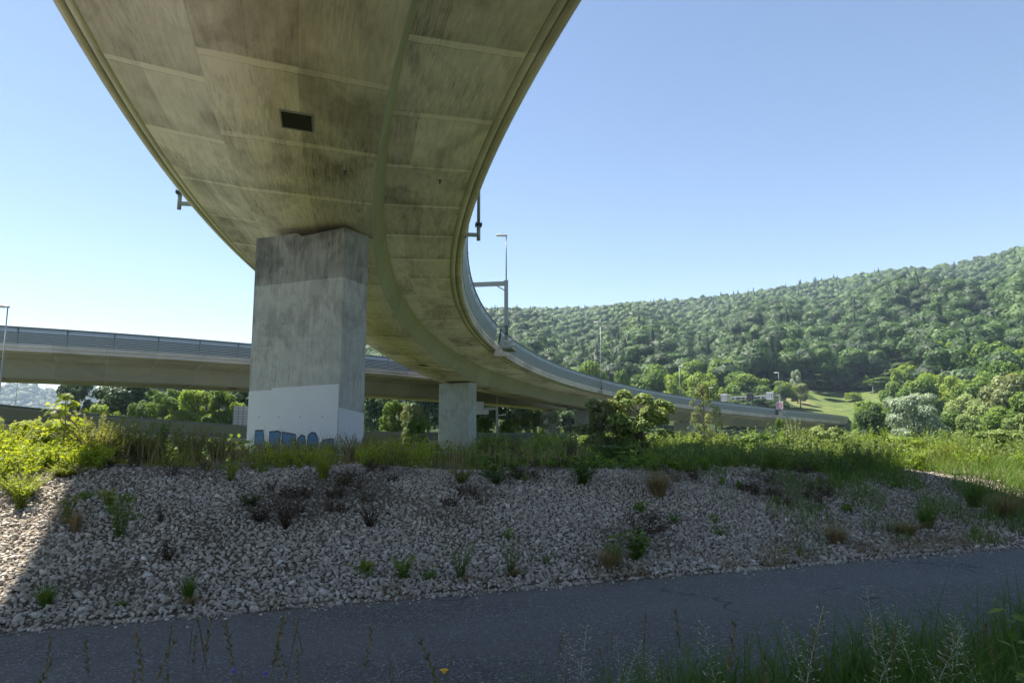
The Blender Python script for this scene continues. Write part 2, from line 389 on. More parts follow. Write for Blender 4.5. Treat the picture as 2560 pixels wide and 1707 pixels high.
A1 = Align(dict(x0=-8.5468, y0=29.8036, psi=.162756, k0=.8957, k1=.13683, k2=-.46864, z0=8.235, g=-.04999, gz=-.036377, gz2=.41367, e=.057644, e1=-.3088), -60, 236)
A2 = Align(dict(x0=-56.4425, y0=66.3866, psi=-1.207856, k0=-1.28062, k1=.741515, z0=5.14526, g=-.012054, gz=.06781, e=-.062049), -30, 128)
B, WX, WZ, IX, IZ, LX, OX, OZ, TX, TZ = 2.3, .4796, 1.52, 3.7163, 1.735, 3.246, 4.403, 1.949, 4.765, 4.21
def haunch(q): return -.36*np.exp(-((q-48)/13.)**2)-.1*np.exp(-((q+2)/7.)**2)+.16*np.exp(-((q-22)/9.)**2)
def sweep(name, al, S, pts, mats, parent, closed=True, midx=None, hn=None, smooth=False, flip=False):
    """sweep a cross-section [(offset, height)] along an alignment, with UV = (chainage, girth)"""
    S = np.asarray(S, float); n = len(pts); off = root_loc(parent); V = []
    for j, (o, dz) in enumerate(pts):
        d = dz+(hn[j]*haunch(S) if hn is not None else 0)
        V.append(al.at(S, o, d))
    V = np.stack(V, 1)-off
    m = len(S); ii = np.arange(m*n).reshape(m, n); k = n if closed else n-1
    per = np.concatenate([[0], np.cumsum([math.hypot(pts[(j+1) % n][0]-pts[j][0], pts[(j+1) % n][1]-pts[j][1]) for j in range(n)])])
    F = []; UV = []; MI = []
    for j in range(k):
        a, b = j, (j+1) % n
        q = np.stack([ii[:-1, a], ii[:-1, b], ii[1:, b], ii[1:, a]], -1)
        uv = np.stack([np.stack([S[:-1], np.full(m-1, per[j])], -1), np.stack([S[:-1], np.full(m-1, per[j+1])], -1), np.stack([S[1:], np.full(m-1, per[j+1])], -1), np.stack([S[1:], np.full(m-1, per[j])], -1)], 1)
        if flip: q = q[:, ::-1]; uv = uv[:, ::-1]
        F.append(q); UV.append(uv); MI.append(np.full(m-1, midx[j] if midx else 0))
    me = quads_mesh(name, V.reshape(-1, 3), np.concatenate(F), mats, uv=np.concatenate(UV).reshape(-1, 2), midx=np.concatenate(MI), smooth=smooth)
    return put(name, me, parent)

def viaduct(al, s0, s1, label, name, basept, lx, main):
    root = thing(name, label, 'viaduct', basept)
    S = np.arange(s0, s1+.1, 1.)
    sec = [(-B, 0), (B, 0), (B+WX, WZ), (B+IX, IZ), (B+IX, 2.5), (-B-lx, 2.5), (-B-lx, IZ), (-B-WX, WZ)]
    hn = [1, 1, 0, 0, 0, 0, 0, 0] if main else None
    mats = [M['soffit'] if main else M['girder2'], M['web'] if main else M['web2'], M['asphalt_deck']]
    g = sweep('box_girder', al, S, sec, mats, root, midx=[0, 1, 0, 1, 2, 1, 0, 1], hn=hn)
    for side in (1, -1):
        ix = IX if side > 0 else lx; d = ix-IX
        e = [(IX+.002, IZ+.02), (4.02, 1.83), (4.02, 1.90), (4.08, 1.91), (4.08, 1.85), (OX, OZ), (OX, 2.17), (OX-.05, 2.19), (OX-.05, 2.22), (OX, 2.24), (OX+.03, 2.63), (3.9, 2.68), (IX+.002, 2.66)]
        e = [(side*(B+a+d), z) for a, z in e]
        sweep('edge_beam', al, S, e, M['edge'], root, flip=side < 0)
        # louvred noise barrier leaning outwards, dark cap rail
        pr = [(OX+.02, 2.63)]; n = 6
        for k in range(n):
            f0 = k/9.; f1 = (k+1)/9.
            x0 = OX+.02+.34*f0; x1 = OX+.02+.34*f1; z0 = 2.66+1.5*f0; z1 = 2.66+1.5*f1
            pr += [(x0+.055, z0), (x1+.05, z1-.075)]
            pr += [(x1+.01, z1-.06)]
        pr += [(OX+.02+.34*.68, 2.66+1.5*.68), (OX+.33, 4.10), (OX+.20, 4.12), (OX-.05, 2.66)]
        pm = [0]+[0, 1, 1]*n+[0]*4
        pr = [(side*(B+a+d), z) for a, z in pr]
        gaps = [(s0, 37.4, 39.4, 157.6, 159.6, s1)] if (main and side > 0) else [(s0, s1)]
        gp = gaps[0]
        nb = None
        for k in range(0, len(gp), 2):
            o = sweep('noise_barrier', al, np.append(np.arange(gp[k], gp[k+1], 1.), gp[k+1]), pr, [M['barrier'], M['groove_shade']], root, flip=side < 0, midx=pm)
            nb = nb or o
            cp = [(OX+.17, 4.10), (OX+.37, 4.10), (OX+.37, 4.21), (OX+.17, 4.21)]
            sweep('cap_rail', al, np.append(np.arange(gp[k], gp[k+1], 1.), gp[k+1]), [(side*(B+a+d), z) for a, z in cp], M['barrier_cap'], o, flip=side < 0)
        if side > 0:
            q0 = 7.777 if not main else 1.8
            kk = [q0+3.6136*i for i in range(-20, 70) if s0 < q0+3.6136*i < s1 and not (main and (37 < q0+3.6136*i < 40 or q0+3.6136*i < -30))]
            for q in kk[:70]:
                mb = MB(); a = al.at(q, side*(B+OX+.045+d), 2.64); b = al.at(q, side*(B+OX+.385+d), 4.14)
                mb.bar(a, b, .06 if main else .09, .05); mb.build('post', M['barrier'] if main else M['post'], nb)
    return root, g

V1, G1 = viaduct(A1, -56, 232, 'tall concrete box girder viaduct curving overhead and away to the right', 'viaduct', (-10.4, 33.2, .4), LX, True)
V2, G2 = viaduct(A2, -26, 124, 'lower concrete viaduct crossing behind the main pier on the left', 'viaduct', (-34.9, 102.5, -1.8), IX, False)

def hatch(al, g, q, o, w, l, hn=True, name='access_hatch'):
    mb = MB(); t, r = al.dirs(q); dz = haunch(q) if hn else 0
    e = float(np.interp(q, al.S, al.e)); gr = al.P['g']
    rr = np.array([r[0], r[1], -e]); tt = np.array([t[0], t[1], gr])
    c = al.at(q, o, dz-.004)
    p = lambda a, b, z: c+(rr*a+tt*b+np.array([0, 0, z]))*K
    def slab(a0, a1, b0, b1, z0, z1, m):
        m.add([p(a0, b0, z0), p(a1, b0, z0), p(a1, b1, z0), p(a0, b1, z0), p(a0, b0, z1), p(a1, b0, z1), p(a1, b1, z1), p(a0, b1, z1)], [(0, 1, 2, 3), (7, 6, 5, 4), (0, 4, 5, 1), (1, 5, 6, 2), (2, 6, 7, 3), (3, 7, 4, 0)])
    slab(-w/2, w/2, -l/2, l/2, -.012, .002, mb); h = mb.build(name, M['dark'], g)
    fr = MB(); k = .045
    slab(-w/2-k, w/2+k, -l/2-k, -l/2, -.03, .003, fr); slab(-w/2-k, w/2+k, l/2, l/2+k, -.03, .003, fr)
    slab(-w/2-k, -w/2, -l/2, l/2, -.03, .003, fr); slab(w/2, w/2+k, -l/2, l/2, -.03, .003, fr)
    return h, fr
hh, fr = hatch(A1, G1, -11.5, -.05, .82, .95); fr.build('frame', M['galv'], G1)
for q, o in ((36., 0.), (56., 0.4), (84, .2), (112, -.4), (119, .5)):
    hatch(A1, G1, q, o, .9, .9)
for q in (27.3, 84.): hatch(A2, G2, q, .6, .9, 1., False)
# two short drain spouts that hang from the underside
for q, o, dz in ((-8.6, 1.35, 0), (-4.9, B+2.6, 1.64)):
    mb = MB(); c = A1.at(q, o, dz+(haunch(q) if dz == 0 else 0)); mb.tube([c+[0, 0, .02], c-[0, 0, .16]], .035, 8); mb.tube([c-[0, 0, .0], c-[0, 0, .02]], .07, 8); mb.build('drain_spout', M['post'], G1)

# ------------------------------------------------------------------ piers
def quad_pier(name, label, c, zt, zb, mats, root=None, lift=None, notch=False):
    """c: four plan corners in order; slab pier with chamfered look, standing on the ground"""
    c = [np.array(p, float) for p in c]; ctr = sum(c)/4
    root = thing(name, label, 'bridge pier', (ctr[0], ctr[1], zb), group='concrete piers of the viaducts')
    return root
# main pier: near corner N, left L, right R, hidden back corner
N_, L_, R_ = np.array([-6.65, 26.35])*K, np.array([-10.66, 27.7])*K, np.array([-5.98, 27.7])*K
zc = lambda z: (z-EYE)*K+EYE; K_ = L_+R_-N_
def ring(z, ins=0.):
    c = (N_+K_)/2
    return [tuple(np.append(p+(c-p)/np.linalg.norm(c-p)*ins, z)) for p in (L_, N_, R_, K_)]
zb = gz(-8*K, 27*K)-.4
pr = thing('bridge_pier', 'broad weathered concrete pier with blue graffiti at its foot, nearest the path', 'bridge pier', ((N_+K_)[0]/2, (N_+K_)[1]/2, zb))
def tier(z0, z1, name, mat, tops=None):
    mb = MB(); a = ring(z0); b = ring(z1) if tops is None else tops
    mb.add(a+b, [(0, 1, 5, 4), (1, 2, 6, 5), (2, 3, 7, 6), (3, 0, 4, 7), (3, 2, 1, 0), (4, 5, 6, 7)])
    return mb.build(name, mat, pr)
ZT = [zc(z) for z in (7.50, 7.62, 7.52, 7.45)]
tone = [tuple(np.append(np.array(p[:2]), z)) for p, z in zip(ring(0), ZT)]
tier(zb, 0, 'shaft', M['pier'], tone)
mb = MB(); top = ring(zc(9.62)); a = tone
# top lift with the step cut into its upper edge
Lp, Np, Rp, Kp = [np.array(p) for p in ring(0)]
f = lambda p, q, t, z: np.append((p+(q-p)*t)[:2], z)
poly = [np.append(Lp[:2], zc(9.55)), f(Lp, Np, .47, zc(9.60)), f(Lp, Np, .53, zc(9.44)), np.append(Np[:2], zc(9.62)), np.append(Rp[:2], zc(9.62)), np.append(Kp[:2], zc(9.6))]
vb = [np.array(a[0]), f(np.array(a[0]), np.array(a[1]), .47, zc(7.556)), f(np.array(a[0]), np.array(a[1]), .53, zc(7.563)), np.array(a[1]), np.array(a[2]), np.array(a[3])]
mb.add(vb+poly, [(i, (i+1) % 6, (i+1) % 6+6, i+6) for i in range(6)]+[(6, 7, 8, 11), (8, 9, 10, 11)])
mb.build('pier_head', M['pier_dark'], pr)
# pale coating on the lower part, 4 mm proud of the two faces one sees
fd = (Np-Lp)[:2]; fl_ = np.linalg.norm(fd); fd = fd/fl_; fn = np.array([fd[1], -fd[0]])
rd = (Rp-Np)[:2]; rl = np.linalg.norm(rd); rd = rd/rl; rn = np.array([rd[1], -rd[0]])
A3 = lambda p2, z: np.array([p2[0], p2[1], z])
mb = MB()
mb.prism([(0, zb+.1), (fl_-.05, zb+.1), (fl_-.05, zc(3.40)), (fl_*.26, zc(3.30)), (fl_*.26, zc(3.22)), (0, zc(3.19))], A3(Lp[:2]+fn*.001, 0), A3(fd, 0), (0, 0, 1), A3(fn, 0)*.005)
mb.prism([(.0, zb+.1), (rl, zb+.1), (rl, zc(2.30)), (.0, zc(2.50))], A3(Np[:2]+rn*.001, 0), A3(rd, 0), (0, 0, 1), A3(rn, 0)*.005)
mb.build('protective_coating', M['coat'], pr)
for x in (.55, 1.5, 2.5, 3.5):   # formwork tie holes and a pour line
    for z in (2.15, 5.9):
        mb = MB(); mb.prism([(x*K+.028*math.cos(k*math.pi/4), zc(z)+.028*math.sin(k*math.pi/4)) for k in range(8)], A3(Lp[:2]+fn*.0065, 0), A3(fd, 0), (0, 0, 1), A3(fn, 0)*.002); mb.build('tie_hole', M['dark'], pr)
mb = MB(); mb.prism([(0, zc(5.02)), (fl_, zc(5.06)), (fl_, zc(5.067)), (0, zc(5.027))], A3(Lp[:2]+fn*.001, 0), A3(fd, 0), (0, 0, 1), A3(fn, 0)*.002); mb.build('pour_joint', M['pier_dark'], pr)
def spray(polys, grow, depth, name, mat, par):
    mb = MB()
    for P in polys:
        P = np.array([(x*K, zc(z)) for x, z in P], float); c = P.mean(0); Q = c+(P-c)*(1+grow/np.maximum(np.linalg.norm(P-c, axis=1, keepdims=True), .05))
        mb.prism([tuple(q) for q in Q], A3(Lp[:2]+fn*depth, 0), A3(fd, 0), (0, 0, 1), A3(fn, 0)*.002)
    return mb.build(name, mat, par)
gl = [[(.38, .75), (.42, 1.60), (.78, 1.61), (.86, 1.1), (.72, .7)], [(1.12, .6), (1.10, 1.55), (1.5, 1.58), (1.62, 1.5), (1.56, .9), (1.4, .6)],
      [(1.72, .7), (1.70, 1.55), (2.3, 1.45), (2.36, 1.0), (2.2, .7)], [(2.42, .8), (2.45, 1.3), (2.58, 1.43), (2.74, 1.38), (2.8, 1.0), (2.7, .75)],
      [(2.86, .8), (2.9, 1.4), (3.05, 1.53), (3.22, 1.5), (3.33, 1.3), (3.3, 1.0), (3.15, .78)], [(3.45, .9), (3.6, 1.25), (4.0, 1.3), (4.1, .9)]]
gr = spray(gl, .05, .009, 'graffiti', M['black'], pr)
spray(gl, -.012, .0125, 'letter_fill', M['blue'], gr)
spray([[(.5, .5), (.52, .98), (.66, 1.02), (.64, .5)], [(.7, .55), (.75, .9), (.85, .92), (.84, .5)]], 0, .016, 'letter_shade', M['yellow'], gr)
# bearings and the recesses in the girder above them
for k, (tt, sx) in enumerate(((.28, 1), (.76, 1))):
    c2 = (Lp+(Np-Lp)*tt)[:2]+(Kp-Lp)[:2]*.5
    mb = MB(); mb.box((c2[0], c2[1], zc(9.66)), (.8, .8, .17), math.atan2(fd[1], fd[0])); mb.build('bearing', M['rubber'], pr)

def pier(al, q, o, w, dpt, skew, zt, label, mat, zb=None, group='plain concrete piers under the viaducts', cap=False):
    c = al.at(q, o, 0); t, r = al.dirs(q); an = math.atan2(r[1], r[0])+skew; w *= K; dpt *= K
    g = gz(c[0], c[1])-.4 if zb is None else zb
    root = thing('bridge_pier', label, 'bridge pier', (c[0], c[1], g), an, group)
    h = zt-g; mb = MB()
    ch = .06
    pl = [(-w/2+ch, -dpt/2), (w/2-ch, -dpt/2), (w/2, -dpt/2+ch), (w/2, dpt/2-ch), (w/2-ch, dpt/2), (-w/2+ch, dpt/2), (-w/2, dpt/2-ch), (-w/2, -dpt/2+ch)]
    zz = [0, h*.48, h*.48+.012, h]; 
    for i, (z0, z1, k) in enumerate(((0, h*.47, 0), (h*.47, h*.475, .012), (h*.475, h, 0))):
        P = [(x*(1-k/abs(w/2)), y*(1-k/abs(dpt/2))) for x, y in pl]
        mb.prism(P, (0, 0, z0), (1, 0, 0), (0, 1, 0), (0, 0, z1-z0))
    mb.build('shaft', mat, root, local=True)
    for s in (-1, 1):
        b = MB(); b.box((s*w*.24, 0, h+.06), (.62, .62, .16)); b.build('bearing', M['rubber'], root, local=True)
    return root
zso = lambda al, q, h=True: float(al.at(q, 0, haunch(q) if h else 0)[2])
pier(A1, 47.6, 0, 4.2, 1.5, R(-17), zso(A1, 47.6)-.17, 'pale concrete pier with one pour joint, second along the curving viaduct', M['pier_pale'])
pier(A1, 92, 0, 4.2, 1.5, R(-14), zso(A1, 92)-.17, 'slim grey pier glimpsed behind the two green trees', M['pier_pale'])
pier(A1, 129, 0, 4.2, 1.5, R(-10), zso(A1, 129)-.17, 'grey pier behind the thin yellow-leaved young tree', M['pier_pale'])
pier(A1, 166, 0, 4.2, 1.5, R(-10), zso(A1, 166)-.17, 'last low pier of the curving viaduct, half hidden by pale bushes', M['pier_pale'])
pier(A2, 33, 0, 4.2, 1.5, R(20), zso(A2, 33, False)-.17, 'pier of the lower viaduct standing behind the graffiti pier', M['pier_pale'])
pier(A2, 112, 0, 4.6, 1.8, R(-60), zso(A2, 112, False)-.17, 'shaded dark pier where the two viaducts meet', M['pier_dark'])
pier(A2, -15, 0, 4.2, 1.5, R(20), zso(A2, -15, False)-.17, 'pier of the lower viaduct beyond the left edge', M['pier_pale'])

# ------------------------------------------------------------------ lamps, gantries, signs
def lamp_parts(root, h, head_dir, hl=1.15, r0=.085, r1=.042, zb=0.):
    """pole along local z with a flat luminaire pointing along local head_dir (angle)"""
    m = MB(); m.tube([(0, 0, zb), (0, 0, h*.35), (0, 0, h*.36), (0, 0, h)], [r0, r0*.9, r1*1.1, r1], 10); m.build('pole', M['galv'], root, True, local=True)
    c, s = math.cos(head_dir), math.sin(head_dir); ax = np.array([c, s, .06]); ay = np.array([-s, c, 0])
    m = MB(); o = np.array([0, 0, h-.02])
    ol = [(-.12, -.09), (.25, -.15), (hl*.75, -.16), (hl*.95, -.11), (hl, 0), (hl*.95, .11), (hl*.75, .16), (.25, .15), (-.12, .09)]
    m.prism(ol, o, ax, ay, (0, 0, .16)); hd = m.build('lamp_head', M['lamp'], root, bevel=.03, local=True)
    m = MB(); m.prism([(.3, -.11), (hl*.85, -.1), (hl*.85, .1), (.3, .11)], o+np.array([0, 0, -.025]), ax, ay, (0, 0, .03)); m.build('lens', M['lampglass'], hd, local=True)
def bracket_lamp(al, q, side, lx, label, h=11.2, out=.55, group='street lamps on the viaducts'):
    t, r = al.dirs(q); o = side*(B+OX+out+(lx-IX if side < 0 else 0)); p = al.at(q, o, 1.75)
    root = thing('street_lamp', label, 'street lamp', p, math.atan2(r[1], r[0])+(math.pi if side < 0 else 0), group); root.scale = (K, K, K)   # local +x points away from the deck
    lamp_parts(root, h, math.pi, zb=.06)
    m = MB(); m.bar((-out-.06, 0, .33), (0, 0, .33), .11, .18); m.box((-out-.02, 0, .33), (.05, .26, .32)); m.build('bracket_arm', M['steel_green'], root, local=True)
    m = MB(); m.tube([(0, 0, .05), (0, 0, .80)], .095, 12); m.build('socket', M['steel_green'], root, True, local=True)
    m = MB(); m.box((0, 0, .82), (.34, .34, .03)); m.box((0, 0, .90), (.34, .34, .03))
    for a in (-1, 1):
        for b in (-1, 1): m.tube([(a*.13, b*.13, .76), (a*.13, b*.13, .97)], .022, 6)
    m.build('flange', M['post'], root, local=True)
    return root
bracket_lamp(A1, 2.2, -1, LX, 'lamp bracket jutting from the left edge of the overhead viaduct', out=.6)
bracket_lamp(A1, 2.6, 1, IX, 'lamp bracket jutting from the right edge of the overhead viaduct', out=.62)
bracket_lamp(A1, 82.6, 1, IX, 'tall lamp on the viaduct edge above the green trees', out=.5)
bracket_lamp(A1, 139, -1, LX, 'thin lamp rising behind the yellow-leaved young tree', out=.5)
bracket_lamp(A1, 152, -1, LX, 'lamp whose head shows left of the gantry sign', h=7.2, out=.5)
bracket_lamp(A2, 118, -1, IX, 'small lamp in the tree gap beyond the curving viaduct', out=.5, h=12.5)

# gantry with a lamp on its post, on a bracketed platform outside the barrier
def gantry(q, label, span, h, lamph, signs, out=1.0):
    t, r = A1.dirs(q); p = A1.at(q, B+OX+out, 2.25)
    root = thing('sign_gantry', label, 'sign gantry', p, math.atan2(r[1], r[0]), 'sign gantries over the viaduct'); root.scale = (K, K, K)
    W_ = .30
    m = MB(); m.bar((0, 0, -.1), (0, 0, h), .34, .34); m.box((0, 0, h+.02), (.40, .40, .05)); m.build('post', M['steel_green'], root, local=True)
    m = MB(); m.bar((-span, 0, h-.25), (-.17, 0, h-.25), W_, .42); m.bar((-.9, 0, h-.5), (-.15, 0, h-.95), .1, .1); m.build('beam', M['steel_green'], root, local=True)
    m = MB(); m.tube([(0, 0, h), (0, 0, h+lamph)], [.07, .045], 8); lp = m.build('lamp_pole', M['galv'], root, True, local=True)
    m = MB(); m.prism([(.1, -.08), (-.3, -.16), (-.95, -.13), (-1.1, 0), (-.95, .13), (-.3, .16), (.1, .08)], (0, 0, h+lamph-.02), (1, 0, -.05), (0, 1, 0), (0, 0, .17)); m.build('lamp_head', M['lamp'], lp, bevel=.03, local=True)
    m = MB(); m.box((-.45, 0, -.75), (1.3, .9, .38)); m.box((-.7, 0, -.45), (.7, .6, .3)); m.build('bracket', M['edge'], root, local=True)
    m = MB(); m.box((.15, .9, -.13), (1.05, 2.6, .1)); m.bar((-.38, -.4, -.2), (-.38, 2.2, -.2), .1, .14); m.bar((.66, -.4, -.2), (.66, 2.2, -.2), .1, .14)
    for k in range(6): m.bar((-.38, -.3+.5*k, -.22), (.66, -.3+.5*k, -.22), .05, .08)
    m.build('platform', M['steel_green'], root, local=True)
    m = MB()
    ps = [(-.3, -.38), (.64, -.38), (.64, .9), (.64, 2.15), (-.3, 2.15)]
    for x, y in ps: m.tube([(x, y, -.1), (x, y, 1.05)], .025, 6)
    for z in (.5, 1.05):
        for a, b in zip(ps[:-1], ps[1:]): m.tube([(*a, z), (*b, z)], .022, 6)
    m.build('railing', M['galv'], root, local=True)
    m = MB(); m.tube([(.1, -.25, 1.3), (.1, -.25, 2.1)], .13, 8); m.box((.1, -.22, 1.25), (.3, .3, .12)); m.box((.05, -.2, 2.0), (.34, .34, .08)); m.build('junction_box', M['post'], root, local=True)
    for s in signs: s(root, h)
    return root
def plate(x, w, hh, z, mat, name, thick=.12, y=-.28):
    def fn_(root, h):
        m = MB(); m.box((x, y, h+z), (w, thick, hh)); return m.build(name, mat, root, bevel=.02, local=True)
    return fn_
g1 = gantry(38.4, 'grey gantry post with lamp on a railed platform at the viaduct edge', 14.2, 6.6, 4.6, [plate(-4.3, .75, .46, -.25, M['white'], 'small_plate', .03, -.17)])
# far gantry: signal boxes with lane arrows, dark matrix panels
def arrow_box(root, x, y, z, s=1.0):
    m = MB(); m.box((x, y, z), (1.75*s, .5, 1.75*s)); b = m.build('lane_sign', M['white'], root, bevel=.03, local=True)
    m = MB(); yy = y-.253
    for k in (-1, 0, 1):
        cx = x+k*.42*s
        m.prism([(cx-.05, z-.6*s), (cx+.05, z-.6*s), (cx+.05, z+.35*s), (cx+.15, z+.35*s), (cx, z+.6*s), (cx-.15, z+.35*s), (cx-.05, z+.35*s)], (0, yy, 0), (1, 0, 0), (0, 0, 1), (0, -.01, 0))
    m.prism([(x-.76*s, z-.7*s), (x-.7*s, z-.7*s), (x-.7*s, z+.7*s), (x-.76*s, z+.7*s)], (0, yy, 0), (1, 0, 0), (0, 0, 1), (0, -.01, 0))
    m.prism([(x+.7*s, z-.7*s), (x+.76*s, z-.7*s), (x+.76*s, z+.7*s), (x+.7*s, z+.7*s)], (0, yy, 0), (1, 0, 0), (0, 0, 1), (0, -.01, 0))
    m.build('lane_arrows', M['black'], b, local=True)
def far_signs(root, h):
    arrow_box(root, -2.1, -.45, h-.35)
    arrow_box(root, -13.9, -.45, h-.35)
    m = MB(); m.box((-7.2, -.4, h-.3), (1.5, .4, 1.6)); m.build('matrix_panel', M['black'], root, bevel=.02, local=True)
    for x, w in ((-5.3, 1.5), (-3.9, 1.0), (-9.0, 1.1), (-10.3, 1.6), (-11.6, 1.)):
        m = MB(); m.box((x, -.3, h-.62), (w, .14, .62)); s = m.build('signal_frame', M['white'], root, local=True)
        m = MB(); m.box((x, -.375, h-.62), (w-.2, .012, .42)); m.build('signal_display', M['black'], s, local=True)
    m = MB(); m.bar((-7.1, 0, -2.), (-7.1, 0, h-.4), .26, .26); m.build('middle_post', M['galv'], root, local=True)
g2 = gantry(158.6, 'far gantry carrying white lane-arrow boxes and black panels', 14.6, 5.3, 5.0, [far_signs])
m = MB(); m.box((0, -.35, 2.7), (1.75, .10, 1.75)); sp = m.build('speed_sign', M['white'], g2, bevel=.02, local=True)
m = MB(); n = 28
for k in range(n):
    a0, a1 = 2*math.pi*k/n, 2*math.pi*(k+1)/n
    m.prism([(.50*math.cos(a0), .50*math.sin(a0)), (.70*math.cos(a0), .70*math.sin(a0)), (.70*math.cos(a1), .70*math.sin(a1)), (.50*math.cos(a1), .50*math.sin(a1))], (0, -.402, 2.7), (1, 0, 0), (0, 0, 1), (0, -.008, 0))
m.build('red_ring', M['red'], sp, local=True)
tx = bpy.data.curves.new('speed_digits', 'FONT'); tx.body = '60'; tx.size = .62; tx.align_x = 'CENTER'; tx.align_y = 'CENTER'; tx.extrude = .004
tmp = bpy.data.objects.new('tmp_text', tx); COL.objects.link(tmp); bpy.context.view_layer.update()
tme = bpy.data.meshes.new_from_object(tmp.evaluated_get(bpy.context.evaluated_depsgraph_get())); bpy.data.objects.remove(tmp)
tme.transform(Matrix.Translation((0, -.405, 2.7)) @ Matrix.Rotation(math.pi/2, 4, 'X')); tme.materials.clear(); tme.materials.append(M['black']); tme.name = 'speed_digits'
put('speed_digits', tme, sp)

def ground_lamp(x, ytop, Y, label, hd, h=None, group='lamps of the lower road'):
    Y = Y*K; p = at(x, ytop, Y); g = gz(p[0], p[1])-.3
    root = thing('street_lamp', label, 'street lamp', (p[0], p[1], g), 0, group); lamp_parts(root, p[2]-g, hd, 1.3); return root
ground_lamp(18, 706, 45, 'lamp with flat head beside the lower viaduct at the left edge', math.pi)
ground_lamp(46, 815, 86, 'thin pole passing behind the lower viaduct, far left', math.pi)
ground_lamp(519, 845, 98, 'thin dark pole behind the wall, left of the graffiti pier', math.pi)
ground_lamp(927, 872, 128, 'thin pole just right of the graffiti pier', math.pi)
ground_lamp(989, 920, 105, 'small lamp with bright head left of the second pier', 0)
ground_lamp(2004, 884, 215, 'lone lamp standing in front of the green meadow', math.pi)

# gantry on the lower road, seen under the viaduct
p = at(1142, 938, 100*K); g_ = gz(p[0], p[1])-.3
lg = thing('sign_gantry', 'small gantry with white sign back seen under the viaduct', 'sign gantry', (p[0], p[1], g_), R(-12))
h = p[2]-g_
m = MB(); m.bar((0, 0, 0), (0, 0, h+.3), .34); m.tube([(0, 0, h+.3), (0, 0, h+5)], .06, 6); m.build('post', M['galv'], lg, local=True)
m = MB(); m.bar((-9, 0, h), (0, 0, h), .3, .42); m.build('beam', M['galv'], lg, local=True)
m = MB(); m.box((-3.0, -.2, h+.5), (1.5, .25, 1.3)); m.box((-2.7, -.2, h-.55), (2.6, .2, .8)); m.build('sign_back', M['white'], lg, local=True)
m = MB(); m.prism([(.2, -.2), (1.4, -.2), (1.5, 0), (1.4, .2), (.2, .2)], (0, 0, h-1.2), (1, 0, .1), (0, 1, 0), (0, 0, .16)); m.build('lamp_head', M['lamp'], lg, local=True)

# ------------------------------------------------------------------ wall of the lower road
wp = [at(x, y, Y*K) for x, y, Y in ((-500, 880, 30), (-150, 915, 36), (50, 934.7, 41), (205, 950.7, 46), (381, 965, 52), (568, 978.6, 61), (845, 990.5, 78), (1000, 992.5, 90), (1116, 994, 100), (1274, 994, 112), (1420, 994, 124), (1560, 993, 138), (1690, 989, 156), (1830, 992, 172))]
wp = np.array(wp); seg = np.concatenate([[0], np.cumsum(np.linalg.norm(np.diff(wp[:, :2], axis=0), axis=1))])
wallt = thing('road_wall', 'low grey road wall with slatted barrier behind the plants', 'road wall', tuple(wp[4]-[0, 0, 3.5]))
ss = np.arange(0, seg[-1], 1.5); wx = np.stack([np.interp(ss, seg, wp[:, k]) for k in range(3)], -1)
tg = np.gradient(wx[:, :2], axis=0); tg /= np.linalg.norm(tg, axis=1, keepdims=True); nr = np.stack([tg[:, 1], -tg[:, 0]], -1)
def wsweep(name, prof, mat):
    V = np.stack([np.concatenate([wx[:, :2]+nr*o, wx[:, 2:3]+z], 1) for o, z in prof], 1)-root_loc(wallt)
    m_, n_ = V.shape[:2]; ii = np.arange(m_*n_).reshape(m_, n_)
    F_ = []; UV_ = []; per = np.cumsum([0]+[math.hypot(prof[(j+1) % n_][0]-prof[j][0], prof[(j+1) % n_][1]-prof[j][1]) for j in range(n_)])
    for j in range(n_):
        b = (j+1) % n_
        F_.append(np.stack([ii[:-1, j], ii[:-1, b], ii[1:, b], ii[1:, j]], -1))
        UV_.append(np.stack([np.stack([s_, np.full(m_-1, per[k_])], -1) for s_, k_ in ((ss[:-1], j), (ss[:-1], j+1), (ss[1:], j+1), (ss[1:], j))], 1))
    return put(name, quads_mesh(name, V.reshape(-1, 3), np.concatenate(F_), mat, uv=np.concatenate(UV_).reshape(-1, 2)), wallt)
pf_ = []
for k in range(6): pf_ += [(.10, -1.15+.18*k), (.045, -1.15+.18*(k+1)-.012)]
M['wall_barrier'] = m_plain('dull_grey_slats', (.17, .18, .20), .6, .2, var=.1, sc=.9)
wsweep('slat_barrier', [(-.05, -1.2)]+[(.04, -1.2)]+pf_+[(.04, -.02), (-.05, -.02)], M['wall_barrier'])
wsweep('cap_rail', [(-.09, -.016), (.13, -.016), (.13, .05), (-.09, .05)], M['barrier_cap'])
wsweep('edge_beam', [(-.4, -1.75), (.32, -1.75), (.36, -1.25), (.36, -1.21), (-.4, -1.21)], M['girder2'])
wsweep('retaining_wall', [(-.3, -5.), (.05, -5.), (.05, -1.752), (-.3, -1.752)], M['girder2'])

